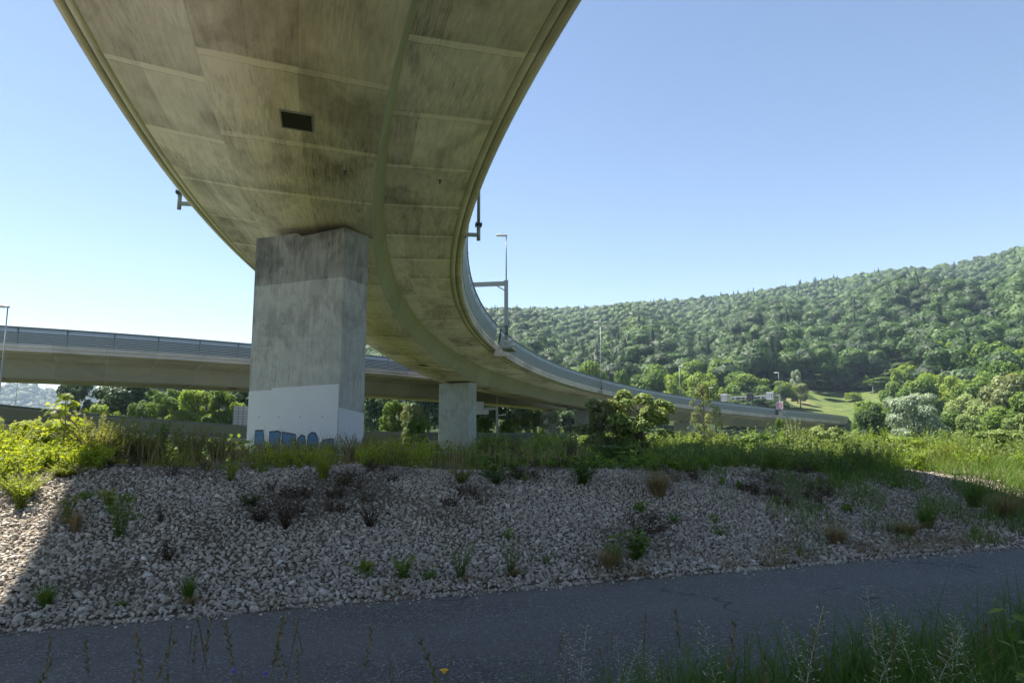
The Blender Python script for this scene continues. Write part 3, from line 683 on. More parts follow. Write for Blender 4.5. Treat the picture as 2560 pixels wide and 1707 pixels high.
# pale panelled box vehicle body standing behind the wall
p0, p1 = at(535, 975, 88), at(578, 934, 88)
tb = thing('truck', 'white slatted truck body behind the wall, left of the graffiti pier', 'truck', (p0[0], 88, p0[2]-1.6), R(8))
hgt = p1[2]-p0[2]+1.6
m = MB(); m.box((2.4, .9, hgt/2+.25), (4.8, 1.8, hgt-.5)); bd = m.build('body', M['white'], tb, local=True)
m = MB()
for k in range(9): m.box((.0+.6*k, -.04, hgt/2+.25), (.09, .1, hgt-.3))
m.build('side_post', M['galv'], bd, local=True)
m = MB()
for k in range(9): m.box((2.4, -.012, .7+(hgt-1)*k/9), (4.7, .03, .05))
m.build('side_slats', M['post'], bd, local=True)
m = MB(); m.box((2.4, .9, hgt+.05), (4.9, 1.9, .1)); m.build('roof', M['white'], bd, local=True)
for k in (.8, 4.0):
    m = MB(); m.tube([(k, -.05, .35), (k, .2, .35)], .42, 14); m.build('wheel', M['rubber'], tb, local=True)

# ------------------------------------------------------------------ foliage generators (numpy)
def unit(v): return v/np.maximum(np.linalg.norm(v, axis=-1, keepdims=True), 1e-9)
def cards(P, Nn, size, asp, tint, tang=None, fold=0.):
    """leaf shaped quads at P with normals Nn"""
    n = len(P); size = np.broadcast_to(size, (n,))[:, None]
    t = unit(np.cross(Nn, rng.normal(size=(n, 3)))) if tang is None else unit(tang-Nn*(tang*Nn).sum(1, keepdims=True))
    b = np.cross(Nn, t); w = size*asp
    V = np.stack([P-t*size*.5, P+b*w*.5+Nn*w*fold-t*size*.06, P+t*size*.5, P-b*w*.5+Nn*w*fold-t*size*.06], 1).reshape(-1, 3)
    return V, np.arange(4*n).reshape(n, 4), tint
def rdir(n): return unit(rng.normal(size=(n, 3)))
def crown_cards(lobes, n, leaf, asp=.55, out=.55, up=.35, droop=0., shell=.55):
    c = np.array([l[0] for l in lobes], float); r = np.array([l[1] for l in lobes], float)
    k = rng.choice(len(lobes), n, p=r**2/(r**2).sum()); d = rdir(n)
    d[:, 2] = np.where(d[:, 2] < -.55, -d[:, 2]*.6, d[:, 2]); d = unit(d)
    rad = r[k]*(shell+(1.08-shell)*rng.random(n)**.7)
    # sub-clumps: pull the points towards a few cluster directions for a broken outline
    P = c[k]+d*rad[:, None]*np.array([1, 1, .86])
    q = np.floor(P/(r.mean()*.42)); hsh = np.sin(q@np.array([12.98, 78.23, 37.7]))*43758.5; hsh -= np.floor(hsh)
    keep = hsh+.35*rng.random(n) > .26
    P, d, k, hsh = P[keep], d[keep], k[keep], hsh[keep]; n = len(P)
    Nn = unit(d*out+np.array([0, 0, up])+rdir(n)*.5)
    lt = rng.random(len(lobes))[k]; tint = np.clip(.14+.36*lt+.22*hsh+.42*rng.random(n)-.06, 0, 1)
    tang = None
    if droop: tang = np.array([0, 0, -1.])*droop+d*.6+rdir(n)*.5
    return cards(P, Nn, leaf*(.65+.7*rng.random(n)), asp, tint, tang)
def join(*parts):
    Vs, Fs, Ts, o = [], [], [], 0
    for V_, F_, T_ in parts: Vs.append(V_); Fs.append(F_+o); Ts.append(T_); o += len(V_)
    return np.concatenate(Vs), np.concatenate(Fs), np.concatenate(Ts)

PROTO = {}
def proto(kind, i):
    """unit tree/bush prototypes: height 1, width 1 (meshes shared by every copy)"""
    if (kind, i) in PROTO: return PROTO[kind, i]
    L = []; mb = MB(); rr = random.Random(hash(kind) % 1000*0+len(kind)*31+i*7+ord(kind[0]))
    U = rr.uniform
    def lobe(x, y, z, r): L.append(((x, y, z), r))
    def limb(p0, p1, r0, r1, sag=.04):
        mid = [(a+b)/2+U(-sag, sag) for a, b in zip(p0, p1)]; mb.tube([p0, mid, p1], [r0, (r0+r1)/2, r1], 6)
    leaf, n, asp, droop, out, up = .052, 6500, .6, 0, .75, .35
    if kind in ('round', 'oak'):
        nl = 24 if kind == 'oak' else 17
        for k in range(nl):
            z = U(.30, .92); w = .46*math.sqrt(max(.06, 1-((z-.58)/.40)**2)); a = k*2.4+U(-.3, .3); q = w*math.sqrt(U(.25, 1))
            lobe(q*math.cos(a)*.8, q*math.sin(a)*.8, z, U(.10, .19))
        lobe(0, 0, .6, .26); lobe(0, 0, .86, .13)
        mb.tube([(0, 0, -.03), (.01, 0, .15), (-.01, .01, .45), (0, 0, .75)], [.035, .026, .018, .006], 8)
        for c, r in L[:9]: limb((0, 0, U(.22, .5)), c, .012, .004)
        n = 8500 if kind == 'oak' else 6500
    elif kind == 'loose':
        for k in range(34):
            z = U(.16, .95); w = .47*math.sqrt(max(.07, 1-((z-.52)/.50)**2)); a = k*2.4+U(-.4, .4); q = w*math.sqrt(U(.12, 1))
            lobe(q*math.cos(a)*.88, q*math.sin(a)*.88, z, U(.085, .15))
        mb.tube([(0, 0, -.03), (.01, 0, .3), (0, .01, .9)], [.022, .014, .004], 8); mb.tube([(.03, 0, -.03), (.06, .02, .4), (.1, .04, .8)], [.014, .010, .003], 6)
        for c, r in L: limb((0, 0, max(.08, c[2]-.22)), c, .007, .002)
        leaf, n, out = .046, 10500, .5
    elif kind == 'tall':
        for k in range(18):
            z = U(.16, .93); w = .42*math.sqrt(max(.08, 1-((z-.5)/.52)**2)); a = k*2.4+U(-.3, .3); q = w*math.sqrt(U(.2, 1))
            lobe(q*math.cos(a)*.8, q*math.sin(a)*.8, z, U(.10, .17))
        lobe(0, 0, .5, .22); lobe(0, 0, .93, .09)
        mb.tube([(0, 0, -.03), (.01, 0, .3), (0, .01, .9)], [.03, .02, .005], 8)
        for c, r in L[:8]: limb((0, 0, max(.1, c[2]-.15)), c, .010, .003)
        n = 6500
    elif kind == 'willow':
        for k in range(26):
            a = k*2.4; z = U(.18, .84); w = .47*math.sqrt(max(.1, 1-((z-.42)/.52)**2)); q = w*math.sqrt(U(.3, 1))
            lobe(q*math.cos(a)*.85, q*math.sin(a)*.85, z, U(.09, .15))
        lobe(0, 0, .5, .3); leaf, n, asp, droop = .06, 13000, .22, .7
        mb.tube([(0, 0, -.03), (.03, 0, .2), (0, 0, .6)], [.04, .03, .01], 8)
        for c, r in L[:8]: limb((0, 0, .1), c, .014, .004)
    elif kind == 'weep':
        for k in range(24):
            a = k*2.4; z = U(.12, .85); w = .47*math.sqrt(max(.1, 1-((z-.45)/.55)**2)); q = w*math.sqrt(U(.3, 1))
            lobe(q*math.cos(a)*.85, q*math.sin(a)*.85, z, U(.08, .14))
        leaf, n, asp, droop = .042, 9000, .4, .5
        mb.tube([(0, 0, -.03), (0, 0, .7)], [.03, .01], 8)
    elif kind == 'bush':
        for k in range(15):
            a = k*2.4; z = U(.10, .80); w = .45*math.sqrt(max(.1, 1-((z-.35)/.62)**2)); q = w*math.sqrt(U(.2, 1))
            lobe(q*math.cos(a)*.85, q*math.sin(a)*.85, z, U(.10, .19))
        leaf, n = .062, 4200
        for c, r in L[:9]: limb((U(-.05, .05), U(-.05, .05), -.03), (c[0], c[1], c[2]+r*.6), .012, .003, .03)
    elif kind == 'openbush':
        # loose shrub: bare stems showing, small leaf sprays at the ends
        for k in range(20):
            a = U(0, 6.28); q = U(.05, .46); z = U(.35, .95)*(1-.35*q)
            lobe(q*math.cos(a), q*math.sin(a), z, U(.05, .10))
        for c, r in L: limb((c[0]*.2, c[1]*.2, -.03), (c[0], c[1], c[2]+r*.5), .008, .002, .05)
        leaf, n, out = .05, 2600, .4
    elif kind == 'shoots':
        Vp, Vd, Vs_ = [], [], []
        for k in range(46):
            a = k*2.4; b0 = U(0, .16); q = U(.08, .5); hz_ = U(.5, 1.)*(1-.25*q); p0 = np.array([b0*math.cos(a), b0*math.sin(a), -.03]); p2 = np.array([q*math.cos(a+.3), q*math.sin(a+.3), hz_]); p1 = (p0+p2)/2+np.array([-.1*q*math.cos(a), -.1*q*math.sin(a), .12])
            mb.tube([p0, p1*.5+p0*.25+p2*.25, p2], [.007, .005, .002], 5)
            for j in range(70):
                t = .16+.84*j/70; c = (1-t)**2*p0+2*t*(1-t)*p1+t*t*p2; e = U(0, 6.28); r_ = .055*(1.25-t)
                dv = np.array([math.cos(e), math.sin(e), .55]); Vp.append(c+dv*r_*U(.3, 1)); Vd.append(dv); Vs_.append(U(.6, 1.2)*(1.15-.5*t))
        Vp, Vd, Vs_ = np.array(Vp), np.array(Vd), np.array(Vs_); n = len(Vp)
        cr = cards(Vp, unit(np.array([0, 0, .8])+rdir(n)*.75), .058*Vs_, .42, np.clip(.15+.6*rng.random(n)+.25*Vp[:, 2]-.1, 0, 1), Vd)
    elif kind == 'young':
        mb.tube([(0, 0, -.03), (.02, .01, .3), (-.01, 0, .6), (.01, 0, .95)], [.018, .014, .009, .003], 8)
        for k in range(26):
            z = .22+.76*(k/25.); a = k*2.4; w = .46*min(1, (1.04-z)*2.2)*min(1, z*2.)*U(.5, 1)
            c = (w*math.cos(a), w*math.sin(a), min(.97, z+.05)); lobe(*c, U(.06, .11)); limb((0, 0, z-.08), c, .006, .002, .02)
        leaf, n, out = .036, 2700, .4
    elif kind == 'spruce':
        mb.tube([(0, 0, -.03), (0, 0, .97)], [.03, .004], 8); parts = []
        for k in range(26):
            z = .06+.92*k/26; w = .47*(1-z)**.85+.02; m_ = int(150*(w+.1)); a = rng.random(m_)*6.283; q = w*rng.random(m_)**.5*(1+.25*np.sin(a*5+k))
            P = np.stack([q*np.cos(a), q*np.sin(a), z-.12*q+rng.normal(size=m_)*.008], -1); d = np.stack([np.cos(a), np.sin(a), np.full(m_, -.35)], -1)
            parts.append(cards(P, unit(np.array([0, 0, 1.])+rdir(m_)*.7), .07*(.6+.6*rng.random(m_)), .4, rng.random(m_)*.8+.1*(k % 3)*.5, d))
        cr = join(*parts)
    if kind not in ('spruce', 'shoots'): cr = crown_cards(L, n, leaf, asp, out, up, droop)
    PROTO[kind, i] = (cr, mb); return PROTO[kind, i]
MESH = {}
def plant_meshes(kind, i, leafmat, barkmat):
    key = (kind, i, leafmat, barkmat)
    if key not in MESH:
        (V_, F_, T_), mb = proto(kind, i)
        me = quads_mesh('foliage', V_, F_, M[leafmat], tint=T_)
        mt = bpy.data.meshes.new('trunk'); mt.from_pydata(mb.v, [], mb.f); mt.materials.append(M[barkmat])
        mt.polygons.foreach_set('use_smooth', np.ones(len(mt.polygons), bool)); MESH[key] = (me, mt)
    return MESH[key]
cnt = [0]
def tree(kind, leafmat, x, ytop, wpx, Y, label, name='tree', cat='tree', group=None, bark='bark', zbase=None, asp=None, var=None):
    """a plant standing at distance Y whose top and width are given in image pixels"""
    if Y >= 40: Y = Y*K
    p = at(x, ytop, Y); g = gz(p[0], p[1]) if zbase is None else zbase
    h = max(.15, p[2]-g); w = wpx/FPX*Y; cnt[0] += 1
    me, mt = plant_meshes(kind, (cnt[0] if var is None else var) % 3, leafmat, bark)
    root = thing(name, label, cat, (p[0], p[1], g), (cnt[0]*2.399) % 6.283, group); root.scale = (w, w, h)
    put('crown' if cat == 'tree' else 'foliage', me, root); put('trunk' if cat == 'tree' else 'stems', mt, root)
    return root

# ------------------------------------------------------------------ trees beyond the viaducts
TG = 'trees along the foot of the hill'
# kind, leaves, x, top, width, distance, label
for a in [
    ('round', 'l_mid', 1352, 822, 105, 205, 'rounded mid-green tree left of the tall lamp on the viaduct edge'),
    ('round', 'l_mid', 1418, 846, 70, 190, 'small green tree directly right of the tall viaduct lamp pole'),
    ('oak', 'l_dark', 1452, 838, 60, 262, 'dark tree in the gap around the small far lamp'),
    ('oak', 'l_mid', 1500, 838, 105, 215, 'broad green tree right of the small far lamp'),
    ('round', 'l_bright', 1556, 850, 100, 205, 'light green tree between the small far lamp and the thin young tree'),
    ('round', 'l_bright', 1612, 858, 95, 200, 'light green tree straight behind the thin yellow-leaved young tree'),
    ('oak', 'l_mid', 1664, 826, 110, 250, 'tall green tree above the left lane-arrow box'),
    ('oak', 'l_mid', 1728, 862, 130, 225, 'dense rounded tree right behind the gantry beam'),
    ('round', 'l_mid', 1690, 855, 90, 235, 'green tree behind the left end of the gantry beam'),
    ('spruce', 'l_spruce', 1752, 806, 62, 275, 'dark conical spruce behind the far gantry'),
    ('oak', 'l_dark', 1812, 802, 105, 300, 'large dark green tree above the speed sign gantry'),
    ('oak', 'l_mid', 1868, 815, 85, 312, 'tall mid-green tree right of the silver-leaved small tree'),
    ('oak', 'l_dark', 1908, 820, 75, 318, 'dark tree at the upper left corner of the meadow'),
    ('tall', 'l_silver', 1828, 850, 34, 240, 'small silver-leaved tree near the right end of the gantry'),
    ('round', 'l_pale', 1836, 880, 46, 232, 'small tree with yellowish pale leaves beside the meadow hedge'),
    ('round', 'l_mid', 1795, 872, 70, 230, 'bushy tree behind the gantry lamp'),
    ('oak', 'l_dark', 1690, 915, 120, 212, 'dark bushy tree filling the space under the gantry beam'),
    ('oak', 'l_dark', 1776, 915, 80, 218, 'dark bushy tree behind the speed sign'),
    ('round', 'l_yellow', 1966, 838, 72, 318, 'bright yellow-green tree at the top edge of the meadow'),
    ('oak', 'l_pale', 2012, 826, 84, 322, 'pale blossoming tree at the top edge of the meadow'),
    ('round', 'l_bright', 2058, 850, 86, 310, 'light green tree at the right end of the meadow top'),
    ('oak', 'l_bright', 2110, 830, 90, 262, 'green tree left of the tallest column-like tree'),
    ('tall', 'l_bright', 2160, 784, 78, 212, 'tallest column-like bright green tree above the silver willow'),
    ('oak', 'l_bright', 2215, 816, 110, 205, 'green tree right of the tallest column-like tree'),
    ('oak', 'l_mid', 2272, 786, 130, 190, 'large dark-centred tree at the right of the picture'),
    ('round', 'l_bright', 2345, 796, 110, 175, 'bright tree cut by the right edge of the picture'),
    ('oak', 'l_mid', 2108, 875, 100, 170, 'dark green tree directly behind the silver willow'),
    ('round', 'l_sage', 2218, 900, 115, 130, 'green tree immediately right of the silver willow'),
    ('oak', 'l_mid', 2060, 880, 90, 185, 'mid-green tree behind the left half of the silver willow'),
    ('oak', 'l_pale', 2300, 868, 120, 105, 'pale-leaved tree near the right edge above the tall grass'),
    ('oak', 'l_mid', 2360, 905, 110, 90, 'leafy tree at the right edge above the tall grass'),
    ('round', 'l_sage', 2258, 925, 90, 95, 'small sage-green tree behind the tall grass at the right'),
    ('willow', 'l_silver', 2094, 893, 152, 92, 'silver willow with a grey-white domed crown'),
    ('round', 'l_mid', 1992, 915, 95, 98, 'dark shaded tree touching the left side of the silver willow'),
    ('oak', 'l_dark', 2000, 930, 70, 96, 'low dark tree in front of the meadow, left of the willow'),
    ('oak', 'l_bright', 2135, 862, 90, 178, 'leafy tree between the willow top and the column-like tree'),
    ('round', 'l_bright', 2186, 858, 90, 168, 'light tree right below the column-like tree'),
    ('oak', 'l_mid', 2246, 860, 110, 150, 'broad green tree above the sage-green tree on the right'),
    ('oak', 'l_mid', 2318, 838, 110, 140, 'tall leafy tree behind the pale-leaved tree on the right'),
    ('round', 'l_sage', 2345, 945, 90, 70, 'low sage tree at the far right above the tall grass'),
    ('round', 'l_mid', 2172, 945, 80, 105, 'low green tree at the right foot of the silver willow'),
    ('oak', 'l_sage', 2228, 958, 80, 72, 'low bushy tree two crowns right of the silver willow'),
    ('oak', 'l_mid', 2285, 935, 110, 80, 'leafy low tree in front of the pale-leaved tree'),
    ('round', 'l_bright', 2075, 838, 80, 245, 'light tree on the slope above the silver willow'),
    ('oak', 'l_mid', 2030, 868, 84, 255, 'green tree at the lower right corner of the meadow'),
    ('oak', 'l_mid', 1990, 872, 70, 268, 'green tree in front of the right half of the meadow'),
    ('round', 'l_bright', 1958, 900, 46, 250, 'small light tree in the middle of the meadow edge'),
    ('oak', 'l_mid', 2352, 855, 90, 120, 'tall green tree half cut by the right edge'),
    ('tall', 'l_mid', 2262, 830, 60, 170, 'narrow green tree left of the tall leafy tree on the right'),
    ('round', 'l_bright', 1640, 868, 70, 190, 'small bright tree left of the left lane-arrow box'),
    ('oak', 'l_mid', 1580, 835, 90, 255, 'taller green tree behind the light trees left of the young tree'),
    ('oak', 'l_mid', 1300, 842, 90, 230, 'green tree showing above the viaduct barrier left of the tall lamp'),
]: tree(*a, group=TG)
TG = 'trees seen below the lower viaduct'
for a in [
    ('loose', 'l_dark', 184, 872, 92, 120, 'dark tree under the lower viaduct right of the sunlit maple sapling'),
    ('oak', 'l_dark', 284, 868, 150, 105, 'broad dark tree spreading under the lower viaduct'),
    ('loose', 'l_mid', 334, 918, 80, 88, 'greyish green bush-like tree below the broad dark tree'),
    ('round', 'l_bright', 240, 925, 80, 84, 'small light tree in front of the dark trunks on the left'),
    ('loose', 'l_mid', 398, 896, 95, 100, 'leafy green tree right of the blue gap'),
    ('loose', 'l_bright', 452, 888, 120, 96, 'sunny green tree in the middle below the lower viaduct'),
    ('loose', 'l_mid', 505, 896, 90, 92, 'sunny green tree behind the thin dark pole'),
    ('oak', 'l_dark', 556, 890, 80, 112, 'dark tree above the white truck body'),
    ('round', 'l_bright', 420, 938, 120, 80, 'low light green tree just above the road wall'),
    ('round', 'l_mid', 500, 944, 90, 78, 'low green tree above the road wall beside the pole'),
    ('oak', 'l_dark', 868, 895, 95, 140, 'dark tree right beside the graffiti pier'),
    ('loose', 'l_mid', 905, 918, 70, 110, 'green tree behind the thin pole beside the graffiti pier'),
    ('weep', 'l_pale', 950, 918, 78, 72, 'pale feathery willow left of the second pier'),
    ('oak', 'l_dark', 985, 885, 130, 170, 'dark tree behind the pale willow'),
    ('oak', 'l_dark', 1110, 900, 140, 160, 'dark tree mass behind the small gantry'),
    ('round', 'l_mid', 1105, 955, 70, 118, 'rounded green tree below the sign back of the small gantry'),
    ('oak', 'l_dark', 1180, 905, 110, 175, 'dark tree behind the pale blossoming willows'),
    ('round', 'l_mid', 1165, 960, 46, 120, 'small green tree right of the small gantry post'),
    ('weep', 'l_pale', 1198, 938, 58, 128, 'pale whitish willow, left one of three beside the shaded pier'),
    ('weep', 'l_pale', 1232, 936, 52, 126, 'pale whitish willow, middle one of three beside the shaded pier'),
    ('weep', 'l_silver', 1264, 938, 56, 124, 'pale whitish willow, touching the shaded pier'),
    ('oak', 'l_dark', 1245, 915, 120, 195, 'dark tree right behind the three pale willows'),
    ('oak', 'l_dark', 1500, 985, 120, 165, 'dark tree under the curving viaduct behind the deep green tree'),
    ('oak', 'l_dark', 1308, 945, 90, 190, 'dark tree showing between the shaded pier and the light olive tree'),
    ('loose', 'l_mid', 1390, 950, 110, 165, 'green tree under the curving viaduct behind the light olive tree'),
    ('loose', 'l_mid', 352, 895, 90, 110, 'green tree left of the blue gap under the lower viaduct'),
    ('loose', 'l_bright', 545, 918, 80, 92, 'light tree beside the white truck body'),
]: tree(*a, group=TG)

# ------------------------------------------------------------------ young trees and shrubs between the bank and the viaduct
for a in [
    ('loose', 'l_pale', 1382, 920, 140, 30, 'light olive tree with visible stems left of the deep green tree', 'young_tree', 'tree', 'young trees behind the bank'),
    ('loose', 'l_sage', 1464, 900, 165, 29, 'deep green leafy tree standing before the curving viaduct', 'young_tree', 'tree', 'young trees behind the bank'),
    ('young', 'l_pale', 1614, 884, 88, 24, 'thin yellow-leaved young tree with a bare slender trunk', 'young_tree', 'tree', 'young trees behind the bank'),
    ('tall', 'l_mid', 1792, 960, 30, 60, 'slim ivy-green sapling at the end of the viaduct barrier', 'young_tree', 'tree', 'young trees behind the bank'),
]: tree(*a)
SG = 'shrubs behind the stony bank'
k_ = 0
for a in [
    # sunlit shrubs right of the second pier
    ('shoots', 'l_bright', 1120, 985, 90, 34.0, 'sunlit shrub just right of the second pier'),
    ('shoots', 'l_sage', 1180, 984, 80, 34.0, 'sunlit shrub in front of the pale lower wall'),
    ('bush', 'l_bright', 1215, 1015, 70, 34.0, 'low bright shrub left of the shaded pier'),
    ('shoots', 'l_dark', 1268, 1005, 80, 34.0, 'dark shrub at the foot of the shaded pier'),
    ('shoots', 'l_dark', 1312, 985, 60, 24.0, 'thin dark sapling-like shrub against the shaded pier'),
    ('shoots', 'l_mid', 1335, 1035, 70, 24.0, 'low green shrub on the crest below the light olive tree'),
    ('bush', 'l_mid', 1420, 1015, 100, 24.0, 'green shrub at the foot of the light olive tree'),
    ('shoots', 'l_mid', 1500, 1005, 90, 24.0, 'shrub at the right foot of the deep green tree'),
    ('shoots', 'l_bright', 1548, 985, 80, 25.3, 'bright shrub between the deep green tree and the young tree'),
    ('bush', 'l_bright', 1580, 1010, 90, 21.1, 'yellowish shrub left of the bare slender trunk'),
    ('shoots', 'l_olive', 1655, 985, 90, 24.7, 'olive shrub right of the bare slender trunk'),
    ('shoots', 'l_bright', 1700, 1015, 80, 21.7, 'leafy sunlit shrub right of the young tree foot'),
    ('bush', 'l_mid', 1735, 985, 80, 27.1, 'rounded green shrub below the far gantry'),
    ('shoots', 'l_sage', 1830, 950, 120, 28.3, 'large pale sage shrub below the end of the viaduct'),
    ('shoots', 'l_sage', 1790, 1000, 100, 23.5, 'pale shrub before the large sage shrub'),
    ('bush', 'l_sage', 1900, 968, 90, 26.5, 'pale feathery shrub right of the large sage shrub'),
    ('shoots', 'l_mid', 1965, 985, 90, 25.3, 'green shrub in front of the dark shaded tree'),
    ('shoots', 'l_bright', 1880, 1020, 90, 20.5, 'bright low shrub among the tall grass'),
    ('bush', 'l_bright', 2080, 995, 110, 22.9, 'bright shrub below the silver willow'),
    ('shoots', 'l_yellow', 2170, 1000, 110, 21.1, 'yellow-flowering shrub right below the silver willow'),
    ('shoots', 'l_mid', 2210, 975, 110, 26.2, 'green shrub right of the yellow-flowering shrub'),
    ('bush', 'l_sage', 2290, 975, 120, 22.9, 'sage-green shrub near the right edge of the tall grass'),
    ('shoots', 'l_mid', 2350, 985, 110, 21.1, 'leafy shrub cut by the right edge above the tall grass'),
    ('shoots', 'l_sage', 2030, 1000, 90, 21.7, 'grey-green shrub left below the silver willow'),
    ('bush', 'l_bright', 1640, 1035, 80, 18.7, 'low bright shrub on the crest right of the slender trunk'),
    ('shoots', 'l_bright', 1760, 1040, 90, 18.7, 'low bright shrub on the crest below the far gantry'),
    # left, sunlit
    ('shoots', 'l_yellow', 30, 942, 160, 11.2, 'sunlit yellow-green shrub at the left edge'),
    ('bush', 'l_yellow', 100, 952, 165, 11.8, 'sunlit yellow-green shrub below the maple sapling'),
    ('shoots', 'l_yellow', 172, 952, 150, 12.4, 'loose yellow shrub right of the maple sapling'),
    ('shoots', 'l_olive', 232, 934, 165, 12.2, 'tall olive shrub half in the shade of the viaduct'),
    ('shoots', 'l_yellow', 20, 1030, 150, 9.6, 'low sunlit shrub nearest the left edge'),
    ('shoots', 'l_yellow', 95, 1045, 130, 9.8, 'low sunlit weeds before the yellow-green shrubs'),
    ('shoots', 'l_olive', 292, 955, 130, 12.6, 'olive shrub with bare twigs at the shade line'),
    ('shoots', 'l_mid', 362, 948, 150, 14.0, 'green shaded shrub before the road wall'),
    ('shoots', 'l_olive', 330, 978, 120, 12.8, 'olive twiggy shrub left of the green shaded shrub'),
    ('shoots', 'l_olive', 442, 966, 120, 15.0, 'sparse twiggy shrub before the road wall'),
    ('shoots', 'l_mid', 505, 985, 110, 14.5, 'sparse low shrub left of the graffiti pier'),
    ('shoots', 'l_olive', 545, 1008, 80, 16.0, 'thin shrub touching the left side of the graffiti pier'),
    ('shoots', 'l_yellow', 55, 1078, 130, 8.5, 'low sunlit weedy shrub lowest on the stones at the left edge'),
    ('shoots', 'l_yellow', 150, 1058, 120, 9.3, 'low sunlit weedy shrub on the stones above the shadow line'),
    ('shoots', 'l_olive', 240, 1042, 120, 10.0, 'low shaded weedy shrub just right of the shadow line'),
    # shaded, in front of the main pier
    ('shoots', 'l_olive', 620, 1000, 90, 17.0, 'twiggy shrub before the left letters of the graffiti'),
    ('shoots', 'l_olive', 690, 995, 100, 18.0, 'twiggy shrub before the middle letters of the graffiti'),
    ('shoots', 'l_bright', 755, 998, 90, 17.0, 'shaded yellowish shrub before the right letters of the graffiti'),
    ('shoots', 'l_olive', 815, 985, 110, 17.5, 'taller twiggy shrub at the right corner of the graffiti pier'),
    ('shoots', 'l_olive', 868, 990, 100, 17.0, 'shaded twiggy shrub right of the graffiti pier'),
    ('shoots', 'l_olive', 905, 1005, 90, 20.0, 'olive shrub between the graffiti pier and the second pier'),
    ('shoots', 'l_olive', 935, 985, 110, 22.0, 'loose brownish shrub left of the second pier'),
    ('bush', 'l_mid', 960, 950, 70, 45.0, 'green shrub in front of the pale feathery willow'),
    ('shoots', 'l_olive', 975, 1010, 80, 18.0, 'twiggy shrub at the left foot of the second pier'),
    ('shoots', 'l_mid', 1040, 1032, 90, 16.0, 'low weeds at the foot of the second pier'),
]:
    b = tree(*a, 'shrub', 'shrub', SG, 'stem'); k_ += 1

# the maple sapling, leaves lit through
def maple():
    p = at(152, 905, 10.6); g = gz(p[0], p[1]); h = p[2]-g
    root = thing('maple_sapling', 'maple sapling with glowing lobed yellow-green leaves', 'sapling', (p[0], p[1], g))
    mb = MB(); mb.tube([(0, 0, -.05), (.03, 0, h*.5), (-.02, .02, h*.97)], [.018, .013, .005], 6)
    Vs, Fs, Ts = [], [], []; lobe = []
    for a in range(0, 360, 36):
        lobe.append((.5*math.cos(R(a+90)), .5*math.sin(R(a+90)))); lobe.append((.26*math.cos(R(a+108)), .26*math.sin(R(a+108))))
    lobe = np.array(lobe)
    base = np.zeros((21, 3)); base[1:, :2] = lobe; base[1:, 2] = -.10*np.hypot(lobe[:, 0], lobe[:, 1])**2*4
    fan = [(0, 1+k, 1+(k+1) % 20) for k in range(20)]
    n = 0
    for k in range(105):
        z = h*random.uniform(.30, 1.0); a = k*2.4; q = .34*math.sin(math.pi*min(1, max(.12, (z/h-.18)/.86)))*random.uniform(.4, 1.1)+.03
        c = np.array([q*math.cos(a), q*math.sin(a), z]); s = random.uniform(.08, .145)
        nn = unit(np.array([math.cos(a)*.5, math.sin(a)*.5, .75])+rng.normal(size=3)*.28); t = unit(np.cross(nn, rng.normal(size=3))); b = np.cross(nn, t)
        Vs.append(c+s*(base[:, :1]*t+base[:, 1:2]*b+base[:, 2:]*nn)); Fs += [tuple(n+i for i in f_) for f_ in fan]; Ts += [.45+.5*random.random()]*20; n += 21
        if k % 3 == 0: mb.tube([(0, 0, max(.1, z-.12)), c], [.005, .002], 4)
    put('foliage', quads_mesh('foliage', np.concatenate(Vs), np.array(Fs), M['l_maple'], tint=np.array(Ts)), root)
    mb.build('trunk', M['stem'], root, True, local=True)
M['l_maple'] = m_leaf('leaf_maple', [(.07, .125, .012), (.13, .20, .02), (.22, .27, .04)], .5, .5, 1.5)
maple()

# hedge along the meadow
hp = [at(x, y, Y*K) for x, y, Y in ((1832, 905, 272), (1860, 902, 276), (1900, 898, 280), (1940, 893, 284), (1985, 886, 289), (2030, 882, 294))]
lob = []
for a, b in zip(hp[:-1], hp[1:]):
    for t_ in np.linspace(0, 1, 7)[:-1]:
        c = np.array(a)*(1-t_)+np.array(b)*t_; z = gz(c[0], c[1]); lob.append(((c[0], c[1], z+random.uniform(.8, 2.)), random.uniform(1.6, 2.5)))
V_, F_, T_ = crown_cards(lob, 9000, .8)
tag(put('hedge', quads_mesh('hedge', V_-np.array(hp[0]), F_, M['l_mid'], tint=T_)), 'dark clipped hedge running across the green meadow', 'hedge').location = hp[0]

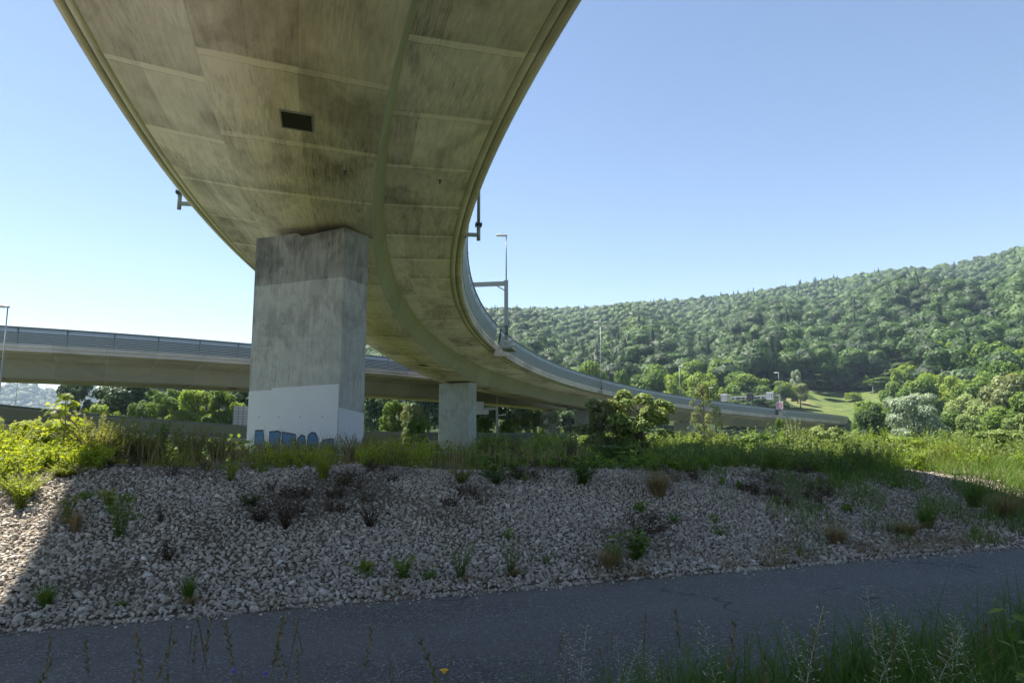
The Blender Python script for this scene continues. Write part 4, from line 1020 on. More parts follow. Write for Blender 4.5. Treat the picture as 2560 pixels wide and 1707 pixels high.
# ------------------------------------------------------------------ the wood on the hill: one mass of thousands of crowns
def forest(N, dlo, dhi, az0, az1, NC, name, label, far=False, hi=True):
    az = np.radians(rng.uniform(az0, az1, N)); dlo *= K; dhi *= K; d = np.sqrt(rng.uniform(dlo**2, dhi**2, N)); X, Y = d*np.sin(az), d*np.cos(az)
    m = ~field_mask(X, Y)
    if not far: m &= (d/K > np.interp(np.degrees(az), [-40, -20, 0, 10, 20, 21, 30, 31, 45], [330, 300, 270, 255, 255, 258, 258, 212, 200]))
    X, Y, d, az = X[m], Y[m], d[m], az[m]; Z = ground_z(X, Y); n = len(X)
    stand = .5+.5*np.sin(X*.016+1)*np.cos(Y*.013)+.35*np.sin(X*.04-Y*.03)
    con = (rng.random(n) < .045+.55*np.clip(stand-.85, 0, 1)+np.where((d > dhi*.955) & hi, .17*(np.sin(np.degrees(az)*1.7)+np.sin(np.degrees(az)*.6+2) > -.2), 0))
    big = rng.random(n); h = np.where(con, 18+8*big, 14+8*big); w = np.where(con, 8.5+3*big, 7.5+9.5*rng.random(n)**2)
    h *= 1.08; w *= 1.1
    if far: h *= 1.1; w *= 2.2
    tt = np.clip(.18+.56*rng.random(n)+.16*(stand-.5), 0, 1); tt = np.where(con, tt*.25, tt)
    D = rng.normal(size=(n, NC, 3)); D /= np.linalg.norm(D, axis=-1, keepdims=True); D[..., 2] = np.abs(D[..., 2])*1.15-.25
    if far: tt = tt*.45
    ph = rng.uniform(0, 6.28, (n, 4, 1))
    lump = 1+.17*np.sin(D[..., 0]*5.2+ph[:, 0])*np.sin(D[..., 1]*5.2+ph[:, 1])+.10*np.sin(D[..., 2]*6+ph[:, 2])
    r = lump*(.86+.2*rng.random((n, NC)))
    P = D*r[..., None]; u = 1-np.sqrt(1-rng.random((n, NC))**1.)
    Px = np.where(con[:, None], np.cos(u*162.8+ph[:, 3])*(1-u)**.7*(.55+.5*rng.random((n, NC))), P[..., 0]); Py = np.where(con[:, None], np.sin(u*162.8+ph[:, 3])*(1-u)**.7*(.55+.5*rng.random((n, NC))), P[..., 1])
    Pz = np.where(con[:, None], .15+.88*u, 1-.42*w[:, None]/h[:, None]*(1-P[..., 2]))
    pos = np.stack([X[:, None]+Px*w[:, None]*.5, Y[:, None]+Py*w[:, None]*.5, Z[:, None]+Pz*h[:, None]], -1).reshape(-1, 3)
    nor = np.where(con[:, None, None], np.stack([Px, Py, np.full_like(Px, .5)], -1), D+np.array([0, 0, .25]))
    nor = unit(nor.reshape(-1, 3)+rdir(n*NC)*.42)
    size = (w[:, None]*(.09 if not far else .2)*(.6+.7*rng.random((n, NC)))).reshape(-1)*(np.where(con, .9, 1.)[:, None]*np.ones((1, NC))).reshape(-1)
    tint = np.clip((tt[:, None]+.34*(rng.random((n, NC))-.5)).reshape(-1), 0, 1)
    parts = [cards(pos, nor, size, .75, tint)]
    na, nb = 9, 6; a_ = np.arange(na)*2*np.pi/na; b_ = np.linspace(-.5, 1.5, nb)
    dd = np.stack([np.outer(np.cos(b_), np.cos(a_)), np.outer(np.cos(b_), np.sin(a_)), np.outer(np.sin(b_), np.ones(na))], -1).reshape(-1, 3)
    lp = 1+.17*np.sin(dd[None, :, 0]*5.2+ph[:, 0])*np.sin(dd[None, :, 1]*5.2+ph[:, 1])+.10*np.sin(dd[None, :, 2]*6+ph[:, 2])+.04*rng.normal(size=(n, na*nb))
    hf = (dd[:, 2]+.5)/1.5; cr_ = np.where(con[:, None], (1.02-hf)[None]*.8*(1+.06*rng.normal(size=(n, na*nb))), 1.)
    hx = dd[None, :, :2]*lp[..., None]*np.where(con[:, None, None], cr_[..., None]/np.maximum(np.linalg.norm(dd[:, :2], axis=1), .15)[None, :, None], 1.)
    vx = np.stack([X[:, None]+hx[..., 0]*w[:, None]*.42, Y[:, None]+hx[..., 1]*w[:, None]*.42, Z[:, None]+h[:, None]*np.where(con[:, None], .15+.85*hf[None],   1-w[:, None]/h[:, None]*(.45-.37*dd[None, :, 2]*lp))], -1)
    q_ = np.array([[r_*na+c_, r_*na+(c_+1) % na, (r_+1)*na+(c_+1) % na, (r_+1)*na+c_] for r_ in range(nb-1) for c_ in range(na)])
    qq = (q_[None]+na*nb*np.arange(n)[:, None, None]).reshape(-1, 4)
    parts.append((vx.reshape(-1, 3), qq, np.repeat(np.clip(tt-.2, 0, 1), len(q_))))
    V_, F_, T_ = join(*parts)
    me = quads_mesh(name, V_, F_, M['l_forest'], tint=T_, smooth=True); o = put(name, me)
    return tag(o, label, 'forest', kind='stuff')
forest(3400, 205, 600, -27, 45, 300, 'lower_forest', 'mixed wood on the lower half of the hillside', hi=False)
forest(6800, 600, 1030, -27, 45, 150, 'forest', 'dense mixed wood on the upper hillside up to the ridge')
forest(2600, 1950, 2600, -43, -19, 26, 'distant_forest', 'hazy blue wooded ridge far away on the left', True)

# ------------------------------------------------------------------ stones of the bank
def stones(n, u0, u1, v0, v1, smin, smax, lift):
    u = rng.uniform(u0, u1, n); v = v0+(v1-v0)*rng.random(n); X, Y = u*C20-v*S20, u*S20+v*C20
    return X, Y, u, v, smin+(smax-smin)*rng.random(n)**2.2, lift
nu, nv = int(24/.042), int(5.2/.037)
gu, gv = np.meshgrid(np.arange(nu)*.042-6.5, np.arange(nv)*.037+6.72, indexing='ij')
gu = gu.ravel()+rng.normal(size=gu.size)*.02+(np.arange(gu.size) % 2)*.02; gv = gv.ravel()+rng.normal(size=gv.size)*.018
edge_w = .07*np.sin(gu*1.9)+.05*np.sin(gu*5.3+1)
keep = (gv > 6.765+.5*edge_w) & (rng.random(gu.size) > np.clip((gu-6.5)/11, 0, .55)) & (gv < 11.7+.5*np.sin(gu*.9))
dirt = np.clip(np.sin(gu*.83+.6)*np.sin(gv*1.5-.7)+.55*np.sin(gu*2.3-gv*1.9)+.4*np.sin(gu*4.1+gv*3.3)+.28*(gv-9.3)-.1, 0, 1)
keep &= rng.random(gu.size) > .30*dirt
gu, gv, dirt = gu[keep], gv[keep], dirt[keep]; ex = rng.integers(0, gu.size, 2600)
dirt = np.concatenate([dirt, dirt[ex], np.zeros(1200)]); gu = np.concatenate([gu, gu[ex]+rng.normal(size=2600)*.03]); gv = np.concatenate([gv, gv[ex]+rng.normal(size=2600)*.03])
# a few strays on the path's edge
gu = np.concatenate([gu, rng.uniform(-6, 16, 260)]); gv = np.concatenate([gv, 6.80-np.abs(rng.normal(size=260))*.10])
gu = np.concatenate([gu[:-260], rng.uniform(-6, 16, 1200)]); gv = np.concatenate([gv[:-260], 6.80-np.abs(rng.normal(size=1200))*.13])
n = gu.size; X, Y = gu*C20-gv*S20, gu*S20+gv*C20; base = ground_z(X, Y)
sz = .0125+.015*rng.random(n)**1.3+.016*(rng.random(n) < .06); sz[-1200:] *= .25+.4*rng.random(1200)
sz *= np.clip(1.06-.05*(gv-7), .8, 1.1)
base = base+np.where(np.arange(n) < n-3800, sz*.42, .05+sz*.3)
base[-1200:] = .008+sz[-1200:]*.4
ijk = np.array([(a, b, c) for a in (-1, 0, 1) for b in (-1, 0, 1) for c in (-1, 0, 1) if (a, b, c) != (0, 0, 0)], float)
lut = {tuple(p): i for i, p in enumerate(ijk.astype(int))}
SF = []
for ax in range(3):
    for s in (-1, 1):
        for a in (-1, 0):
            for b in (-1, 0):
                q = []
                for da, db in ((0, 0), (1, 0), (1, 1), (0, 1)):
                    p = [0, 0, 0]; p[ax] = s; p[(ax+1) % 3] = a+da; p[(ax+2) % 3] = b+db; q.append(lut[tuple(p)])
                SF.append(q if s > 0 else q[::-1])
SF = np.array(SF); sph = unit(ijk)*.62+ijk/np.abs(ijk).sum(1, keepdims=True)**.5*.34
Vb = sph[None]*(1+.16*rng.normal(size=(n, 26, 1)))
ax3 = np.stack([.9+.6*rng.random(n), .65+.4*rng.random(n), .40+.3*rng.random(n)], -1)
Vb = Vb*ax3[:, None]*sz[:, None, None]
qv = rng.normal(size=(n, 4)); qv[:, 1:3] *= .42; qv /= np.linalg.norm(qv, axis=1, keepdims=True); w_, x_, y_, z_ = qv.T
RM = np.stack([1-2*(y_*y_+z_*z_), 2*(x_*y_-w_*z_), 2*(x_*z_+w_*y_), 2*(x_*y_+w_*z_), 1-2*(x_*x_+z_*z_), 2*(y_*z_-w_*x_), 2*(x_*z_-w_*y_), 2*(y_*z_+w_*x_), 1-2*(x_*x_+y_*y_)], -1).reshape(n, 3, 3)
Vb = np.einsum('nij,nkj->nki', RM, Vb)+np.stack([X, Y, base], -1)[:, None]
st_t = np.clip(.48+.19*rng.normal(size=n)-.10*np.clip(gu-5, 0, 8)/8-.34*dirt, 0, 1)
gf = (SF[None]+26*np.arange(n)[:, None, None]).reshape(-1, 4)
tag(put('gravel', quads_mesh('gravel', Vb.reshape(-1, 3), gf, M['stone'], tint=np.repeat(st_t, 24), smooth=True)), 'pale rounded stones covering the bank beside the path', 'stones', kind='stuff')
del Vb, gf, RM
# dead stalks and leaf litter lying among the stones
lu = rng.uniform(-6, 17, 16000); lv = rng.uniform(6.9, 11.8, 16000); ld = np.sin(lu*.83+.6)*np.sin(lv*1.5-.7)+.55*np.sin(lu*2.3-lv*1.9)+.28*(lv-9.3)
k = rng.random(16000) < np.clip(ld*.8, .04, 1); lu, lv = lu[k], lv[k]; n = lu.size; X, Y = lu*C20-lv*S20, lu*S20+lv*C20
P = np.stack([X, Y, ground_z(X, Y)+.035+.03*rng.random(n)], -1); t_ = rng.random(n)
tag(put('litter', quads_mesh('litter', *cards(P, unit(np.array([0, -.2, 1.])+rdir(n)*.5), np.where(t_ < .4, .15, .04)*(.5+rng.random(n)), np.where(t_ < .4, .05, .5)[:, None], t_)[:2], M['dead'], tint=t_)), 'dead leaves and twigs caught among the stones', 'litter', kind='stuff')

# ------------------------------------------------------------------ blades
def blades(X, Y, Z, h, w, lean, tint, azi=None, segs=3):
    n = len(X); az = rng.uniform(0, 6.283, n) if azi is None else azi; dx, dy = np.cos(az), np.sin(az)
    fa = az+math.pi/2+rng.normal(size=n)*.6; wx_, wy_ = np.cos(fa), np.sin(fa); rows = []
    for k in range(segs+1):
        t = k/segs; bend = lean*h*t*t; hw = w*.5*(1-t)**.7+.0004
        cx_, cy_, cz_ = X+dx*bend, Y+dy*bend, Z+h*t*(1-.25*lean*t)
        rows.append(np.stack([np.stack([cx_-wx_*hw, cy_-wy_*hw, cz_], -1), np.stack([cx_+wx_*hw, cy_+wy_*hw, cz_], -1)], 1))
    V_ = np.stack(rows, 1).reshape(-1, 3); o = np.arange(n)[:, None]*(2*(segs+1))
    F_ = np.stack([np.stack([o+2*k, o+2*k+1, o+2*k+3, o+2*k+2], -1) for k in range(segs)], 1).reshape(-1, 4)
    return V_, F_, np.repeat(tint, segs)
def scatter(n, u0, u1, v0, v1): u = rng.uniform(u0, u1, n); v = rng.uniform(v0, v1, n); return u, v, u*C20-v*S20, u*S20+v*C20
# verge in the foreground
u, v, X, Y = scatter(80000, -5, 7.5, 1.3, 3.74)
dens = np.clip((u+1.6)/3.4, .09, 1)*np.clip((3.78-v)/.3, .0, 1)*(.55+.45*np.sin(u*3.1+v*2)*np.cos(v*4.1-u))
k = rng.random(u.size) < dens; u, v, X, Y = u[k], v[k], X[k], Y[k]; n = u.size
hh = (.15+.45*rng.random(n)**1.7)*np.clip(.62+.12*u, .5, 1.15)
tag(put('grass', quads_mesh('grass', *blades(X, Y, ground_z(X, Y)-.01, hh, .0055+.004*rng.random(n), .25+.6*rng.random(n), rng.random(n)*.8)[:2], M['grass'], tint=np.repeat(rng.random(n)*.8, 3))), 'green verge grass in the shaded foreground', 'grass', kind='stuff')
# tall reed-like grass on the right behind the bank
u, v, X, Y = scatter(30000, 7, 27, 11.4, 19)
k = rng.random(u.size) < np.clip((u-8.)/4, .03, 1)*np.clip(1.25-(v-11.3)/9, .2, 1)*(.35+.65*(np.sin(u*1.9+v)*np.cos(v*1.7-u*.6) > -.2)); u, v, X, Y = u[k], v[k], X[k], Y[k]; n = u.size
hh = (.22+.75*rng.random(n)**1.5)*np.clip(.6+.05*(u-8), .55, 1.)*(.75+.35*np.sin(u*2.7+v*1.3)); t_ = rng.random(n)
tag(put('tall_grass', quads_mesh('tall_grass', *blades(X, Y, ground_z(X, Y)-.02, hh, .007+.006*rng.random(n), .12+.4*rng.random(n)**2, t_, R(200)+rng.normal(size=n)*1.2)[:2], M['reed'], tint=np.repeat(t_, 3))), 'tall pale reed grass behind the right part of the bank', 'tall grass', kind='stuff')
# grass and straw growing through the stones on the right and along the kerbless path edge
u1 = rng.uniform(5.2, 19, 34000); v1 = rng.uniform(6.85, 11.8, 34000); cl = np.sin(u1*1.7+1)*np.cos(v1*1.9+u1*.4)+.5*np.sin(u1*4.3-v1*3)
k = (rng.random(34000) < np.clip((u1-5.5)/8, 0, 1)) & (cl > .15-.7*np.clip((u1-9)/6, 0, 1)); u1, v1 = u1[k], v1[k]
n = u1.size; X, Y = u1*C20-v1*S20, u1*S20+v1*C20; t_ = rng.random(n)
tag(put('bank_grass', quads_mesh('bank_grass', *blades(X, Y, ground_z(X, Y), .12+.40*rng.random(n)**1.6, .006+.004*rng.random(n), .3+.5*rng.random(n), t_)[:2], M['grass'], tint=np.repeat(t_, 3))), 'thin green grass growing between the stones on the right', 'grass', kind='stuff')
u1 = rng.uniform(-5, 19, 17000); v1 = 6.80+np.abs(rng.normal(size=17000))*.16; cl = np.sin(u1*2.3)+np.sin(u1*5.1+1)+.6*np.sin(u1*11.)
k = (cl > 1.1-1.9*np.clip((u1-1.5)/6, -.2, 1)) & (rng.random(17000) < np.clip(.25+(u1-1)/7, .15, 1)); u1, v1 = u1[k], v1[k]
wide = u1 > 6; v1 = v1+np.where(wide, rng.random(u1.size)*.5, 0)
n = u1.size; X, Y = u1*C20-v1*S20, u1*S20+v1*C20; t_ = rng.random(n)
tag(put('dry_grass', quads_mesh('dry_grass', *blades(X, Y, ground_z(X, Y), .04+.12*rng.random(n)**1.6, .004+.003*rng.random(n), .5+.9*rng.random(n), t_)[:2], M['straw'], tint=np.repeat(t_, 3))), 'dry straw-coloured grass fringing the far edge of the path', 'dry grass', kind='stuff')
# undergrowth behind the crest
def undergrowth(n, Ylo, Yhi, xlo, xhi, hmax, leaf, name, label, mat, seedk, dens=None, vmin=11.2):
    Y = Ylo+(Yhi-Ylo)*rng.random(n)**1.3; px = rng.uniform(xlo, xhi, n); X = (px-1176)/FPX*Y
    u, v = uvc(X, Y); k = (v > vmin+.5*np.sin(u*1.3)+.3*np.sin(u*4)); 
    if dens is not None: k &= dens(px, Y, u, v)
    X, Y, px = X[k], Y[k], px[k]; n = len(X)
    cl = np.clip(.5+.5*np.sin(X*1.9/leaf*.06+seedk)*np.cos(Y*1.4/leaf*.06+X)+.3*np.sin(X*5+Y*3), .12, 1.2)
    Z = ground_z(X, Y)+hmax*cl*rng.random(n)**.8
    Nn = unit(np.array([0, -.15, .7])+rdir(n)*.8); t_ = np.clip(.15+.45*rng.random(n)+.3*cl-.1, 0, 1)
    o = put(name, quads_mesh(name, *cards(np.stack([X, Y, Z], -1), Nn, leaf*(.5+rng.random(n)), .5, t_)[:2], M[mat], tint=t_))
    return tag(o, label, 'undergrowth', kind='stuff')
def thicket(nc, Ylo, Yhi, xlo, xhi, yt0, yt1, ns, nl, name, label, mat, vmin=11.3, hmin=.18, hmax=3., stem='greenstem', yp=1.6, keepf=None):
    Y = Ylo+(Yhi-Ylo)*rng.random(nc)**yp; px = rng.uniform(xlo, xhi, nc); X = (px-1176)/FPX*Y; u, v = uvc(X, Y)
    k = v > vmin
    if keepf is not None: k &= keepf(px, Y, u, v)
    X, Y = X[k], Y[k]; n = len(X); Z = ground_z(X, Y)
    yt = yt0+(yt1-yt0)*np.clip(rng.random(n)*.62+.38*(.5+.5*np.sin(X*1.7+Y*.6)), 0, 1)**.62
    h = np.clip(EYE-(yt-989)/FPX*Y-Z, hmin, hmax); w = h*rng.uniform(.35, .7, n)+.1
    a = rng.uniform(0, 6.283, (n, ns)); q = rng.random((n, ns))**.6; hs = h[:, None]*rng.uniform(.5, 1., (n, ns))*(1-.2*q)
    b0 = w[:, None]*.35*rng.random((n, ns)); p0 = np.stack([X[:, None]+b0*np.cos(a), Y[:, None]+b0*np.sin(a), Z[:, None]+0*a-.02], -1)
    p2 = np.stack([X[:, None]+(b0+q*w[:, None]*.5)*np.cos(a+.4), Y[:, None]+(b0+q*w[:, None]*.5)*np.sin(a+.4), Z[:, None]+hs], -1); p1 = (p0+p2)/2; p1[..., 2] += hs*.15
    t = (.1+.9*rng.random((n, ns, nl)))[..., None]; c = (1-t)**2*p0[:, :, None]+2*t*(1-t)*p1[:, :, None]+t*t*p2[:, :, None]
    m = n*ns*nl; dv = rdir(m); dv[:, 2] = np.abs(dv[:, 2])*.6+.25
    L_ = np.repeat((.030+.0021*Y)*rng.uniform(.8, 1.25, n), ns*nl)*rng.uniform(.6, 1.25, m)
    P = c.reshape(-1, 3)+dv*L_[:, None]*.6; tn = np.clip(np.repeat(rng.uniform(-.12, .2, n), ns*nl)+.2+.55*rng.random(m), 0, 1)
    A_ = cards(P, unit(np.array([0, 0, .8])+rdir(m)*.75), L_, .42, tn, dv)
    e = (p2-p0).reshape(-1, 3); s0 = p0.reshape(-1, 3); ln = np.repeat(.0035+.00012*Y, ns)[:, None]*np.array([1., 0, 0])
    m1 = p1.reshape(-1, 3); pe = p2.reshape(-1, 3); mid = .25*s0+.5*m1+.25*pe; N_s = len(s0)
    SV = np.stack([s0-ln, s0+ln, mid+ln*.8, mid-ln*.8, pe+ln*.3, pe-ln*.3], 1).reshape(-1, 3); o = np.arange(N_s)[:, None]*6
    SFq = np.concatenate([o+np.array([0, 1, 2, 3]), o+np.array([3, 2, 4, 5])])
    V_, F_, T_ = join(A_, (SV, SFq, np.full(len(SFq), .5)))
    mi = np.concatenate([np.zeros(len(A_[1])), np.ones(len(SFq))])
    return tag(put(name, quads_mesh(name, V_, F_, [M[mat], M[stem]], tint=T_, midx=mi)), label, 'undergrowth', kind='stuff')
thicket(320, 12, 26, 1480, 2480, 996, 1062, 12, 24, 'sunlit_thicket', 'sunlit leafy thicket along the crest on the right', 'l_bright')
thicket(110, 12, 24, 1080, 1500, 1042, 1072, 10, 18, 'low_thicket', 'low dim weeds along the crest right of the second pier', 'l_mid')
thicket(520, 14, 46, 1090, 2480, 958, 1040, 12, 22, 'sage_thicket', 'greyish green twiggy thicket behind the sunlit crest plants', 'l_sage', keepf=lambda px, Y, u, v: (px > 1500) | (Y > 32))
thicket(620, 28, 75, 1085, 2480, 948, 1010, 12, 22, 'green_thicket', 'fresh green thicket on the low ground before the viaduct', 'l_bright', keepf=lambda px, Y, u, v: (px > 1500) | (Y > 31))
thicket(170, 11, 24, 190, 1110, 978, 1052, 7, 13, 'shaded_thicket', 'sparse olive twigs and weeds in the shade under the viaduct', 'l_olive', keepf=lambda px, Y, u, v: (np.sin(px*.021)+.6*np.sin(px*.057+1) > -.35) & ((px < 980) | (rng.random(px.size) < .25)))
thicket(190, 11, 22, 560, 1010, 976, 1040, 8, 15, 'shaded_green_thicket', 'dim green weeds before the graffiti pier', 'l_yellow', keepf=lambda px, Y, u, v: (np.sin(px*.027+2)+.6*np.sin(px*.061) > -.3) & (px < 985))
thicket(230, 8.6, 14, -260, 250, 955, 1045, 13, 26, 'yellow_thicket', 'sunlit yellow-green thicket at the left end of the bank', 'l_yellow', 9.4, .12, 1.5, 'greenstem', 1.2, lambda px, Y, u, v: (v > 11.) | (rng.random(px.size) < np.clip((170-px)/300, 0, .55)))
thicket(520, 6.5, 14, -100, 2400, 900, 989, 7, 9, 'small_weeds', 'little green sprigs scattered over the stones', 'l_mid', 6.9, .04, .13, 'greenstem', 1., lambda px, Y, u, v: (v < 11.4) & (np.sin(u*1.31+.4)*np.sin(v*1.9+u*.7)+.5*np.sin(u*3.7+v*2.9) > .62))
thicket(620, 6.5, 14, -100, 2400, 900, 989, 9, 7, 'dead_sprigs', 'withered brown brush on the upper part of the stones', 'dead', 8.2, .05, .18, 'deadwood', 1., lambda px, Y, u, v: (v < 11.6) & (np.sin(u*.83+.6)*np.sin(v*1.5-.7)+.55*np.sin(u*2.3-v*1.9)+.25*(v-9.6) > .45))
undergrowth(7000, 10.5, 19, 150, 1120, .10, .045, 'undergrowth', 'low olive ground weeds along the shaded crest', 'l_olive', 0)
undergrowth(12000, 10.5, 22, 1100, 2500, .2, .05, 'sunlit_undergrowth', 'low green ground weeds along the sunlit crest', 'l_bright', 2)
undergrowth(26000, 60, 220, -200, 2550, 2.2, .55, 'far_scrub', 'bushy scrub on the low ground below the viaducts', 'l_mid', 3)
undergrowth(20000, 24, 62, -200, 2550, .8, .2, 'scrub', 'leafy scrub on the low ground before the viaduct piers', 'l_mid', 1)
# upright stems among the crest weeds
Y = rng.uniform(11, 17, 1500); px = rng.uniform(200, 1350, 1500); X = (px-1176)/FPX*Y; u, v = uvc(X, Y); k = v > 11.3; X, Y = X[k], Y[k]; n = len(X); t_ = rng.random(n)
tag(put('dry_stems', quads_mesh('dry_stems', *blades(X, Y, ground_z(X, Y), .25+.5*rng.random(n), .007+.004*rng.random(n), .1+.25*rng.random(n), t_)[:2], M['straw'], tint=np.repeat(t_, 3))), 'thin dry stalks standing among the shaded crest weeds', 'dry stalks', kind='stuff')

# ------------------------------------------------------------------ single weeds on the stones
def weed(kind, leafmat, x, ybase, hpx, wpx, label, cat='weed', name='weed', stem='greenstem', sd=0, nst=7, leaf=.06, nl=16):
    nst = int(nst*1.6); nl = int(nl*1.3)
    """small plant rooted where the view shows its foot"""
    lo, hi = 4., 40.
    for _ in range(50):
        Ym = (lo+hi)/2; p = at(x, ybase, Ym)
        if p[2] > gz(p[0], p[1]): lo = Ym
        else: hi = Ym
    p = at(x, ybase, lo); g = gz(p[0], p[1]); h = hpx/FPX*lo; w = wpx/FPX*lo
    root = thing(name, label, cat, (p[0], p[1], g), random.uniform(0, 6), 'single weeds on the stony bank')
    if kind == 'tuft':
        n = nst*20; a = rng.uniform(0, 6.283, n); t_ = rng.random(n); q = rng.random(n)*w*.14
        put('blades', quads_mesh('blades', *blades(q*np.cos(a), q*np.sin(a), np.zeros(n)-.01, h*(.5+.55*rng.random(n)), .004+.003*rng.random(n), (w/h)*(.1+.75*rng.random(n)), t_, a)[:2], M[leafmat], tint=np.repeat(t_, 3)), root)
        return root
    mb = MB(); P, D = [], []
    for k in range(nst):
        a = k*2.4+random.uniform(-.4, .4); q = w*.5*random.uniform(.2, 1.); hh_ = h*random.uniform(.6, 1.)
        pts = [np.array([0, 0, -.02])+np.array([math.cos(a), math.sin(a), 0])*.01, np.array([q*.45*math.cos(a), q*.45*math.sin(a), hh_*.55]), np.array([q*math.cos(a), q*math.sin(a), hh_])]
        mb.tube(pts, [.0045, .0035, .0012], 5)
        for j in range(nl):
            t = .12+.88*j/nl; c = (1-t)**2*pts[0]+2*t*(1-t)*pts[1]+t*t*pts[2]; b = a+random.uniform(-2.2, 2.2)
            P.append(c+np.array([math.cos(b), math.sin(b), .2])*leaf*.45); D.append([math.cos(b), math.sin(b), .35])
    P, D = np.array(P), np.array(D); n = len(P); t_ = rng.random(n)
    Nn = unit(np.array([0, 0, 1.])+rdir(n)*.5-D*.2)
    put('foliage', quads_mesh('foliage', *cards(P, Nn, leaf*(.6+.7*rng.random(n)), .36 if kind == 'leafy' else .22, t_, D, .12)[:2], M[leafmat], tint=t_), root)
    mb.build('stems', M[stem], root, True, local=True); return root
W = weed
W('leafy', 'l_sage', 272, 1238, 105, 70, 'blue-green leafy weed, tallest one on the left half of the stones', nst=9, leaf=.075)
W('leafy', 'l_yellow', 250, 1165, 45, 60, 'small yellow-green weed behind the blue-green leafy weed', nst=6)
W('tuft', 'straw', 172, 1222, 60, 50, 'dry tuft at the edge of the viaduct shadow')
W('leafy', 'l_olive', 155, 1205, 75, 60, 'olive weed beside the dry tuft at the shadow edge', nst=8)
W('leafy', 'l_yellow', 45, 1170, 75, 60, 'sunlit yellow weed on the stones at the left edge', nst=10)
W('leafy', 'dead', 385, 1290, 50, 40, 'dead dark weed low on the left half of the stones', stem='deadwood', nst=6, leaf=.05)
W('leafy', 'dead', 368, 1200, 45, 30, 'upright dead weed above the low dark weed', stem='deadwood', nst=4, leaf=.04)
W('leafy', 'dead', 655, 1215, 85, 110, 'wide brown withered weed in the middle of the stones', stem='deadwood', nst=12, leaf=.055)
W('leafy', 'dead', 595, 1200, 45, 90, 'brown withered patch left of the wide withered weed', stem='deadwood', nst=10, leaf=.05)
W('leafy', 'dead', 850, 1212, 60, 90, 'dark withered weed right of the middle', stem='deadwood', nst=11, leaf=.05)
W('leafy', 'l_dark', 575, 1165, 30, 60, 'flat dark green weed above the withered patch', nst=9)
W('leafy', 'l_yellow', 530, 1105, 55, 55, 'yellow-green weed near the crest, left of the graffiti pier', nst=8)
W('tuft', 'l_olive', 742, 1100, 65, 60, 'dark grass tuft on the crest before the graffiti pier', nst=11)
W('leafy', 'l_dark', 1140, 1112, 40, 110, 'dark bramble on the crest right of the second pier', nst=14)
W('leafy', 'l_olive', 1060, 1110, 40, 90, 'olive bramble on the crest below the second pier', nst=12, stem='deadwood')
W('leafy', 'l_mid', 1340, 1115, 70, 90, 'broad-leaved green weed on the crest below the light olive tree', nst=12, leaf=.11)
W('tuft', 'straw', 1512, 1140, 70, 95, 'big dome of dry straw-coloured grass on the crest', nst=26)
W('tuft', 'straw', 1400, 1308, 62, 90, 'straw tuft at the path edge below the dome of dry grass', nst=13)
W('tuft', 'grass', 1412, 1302, 75, 60, 'thin green grass rising out of the straw tuft', nst=6)
W('leafy', 'l_mid', 1058, 1330, 90, 90, 'tall sparse weed at the path edge, left of the middle', nst=8, leaf=.05, nl=12)
W('leafy', 'l_sage', 1172, 1318, 80, 70, 'sparse weed with thin twigs at the middle of the path edge', nst=7, leaf=.045, nl=12)
W('leafy', 'l_bright', 925, 1330, 55, 60, 'small bright weed above the path edge on the left', nst=7, leaf=.06)
W('leafy', 'l_mid', 1462, 1285, 70, 60, 'dark upright weed with broad leaves near the path edge', nst=5, leaf=.12)
W('tuft', 'grass', 105, 1392, 60, 70, 'green grass tuft at the path edge, far left')
W('tuft', 'grass', 275, 1396, 26, 45, 'short grass tuft at the path edge on the left', nst=5)
W('tuft', 'grass', 432, 1380, 65, 50, 'taller grass tuft at the path edge on the left')
W('tuft', 'straw', 437, 1388, 26, 60, 'low straw tuft hugging the taller grass tuft', nst=8)
W('tuft', 'straw', 1180, 1322, 26, 70, 'low straw tuft at the middle of the path edge', nst=8)
W('tuft', 'straw', 1065, 1336, 22, 80, 'low straw tuft left of the middle of the path edge', nst=8)
W('leafy', 'l_dark', 1944, 1105, 60, 80, 'dark thistle-like bush on the crest at the right', nst=13, leaf=.07)
W('leafy', 'l_mid', 1755, 1085, 40, 50, 'spiky green weed on the crest between tall grass and straw dome', nst=8)
W('tuft', 'grass', 2130, 1215, 75, 80, 'dense green grass clump on the right part of the bank', nst=16)
W('tuft', 'grass', 2240, 1165, 80, 90, 'tall green grass clump near the right edge of the bank', nst=16)
W('tuft', 'straw', 2310, 1190, 70, 120, 'reddish dry grass clump at the right edge of the bank', nst=20)
W('tuft', 'straw', 1920, 1250, 60, 90, 'dry grass clump above the path on the right', nst=14)
W('tuft', 'straw', 2080, 1228, 50, 110, 'low wide dry clump above the path on the right', nst=16)
W('leafy', 'l_yellow', 840, 1310, 25, 80, 'sprawling yellow-leaved weed on the stones left of the middle', nst=8, leaf=.05)

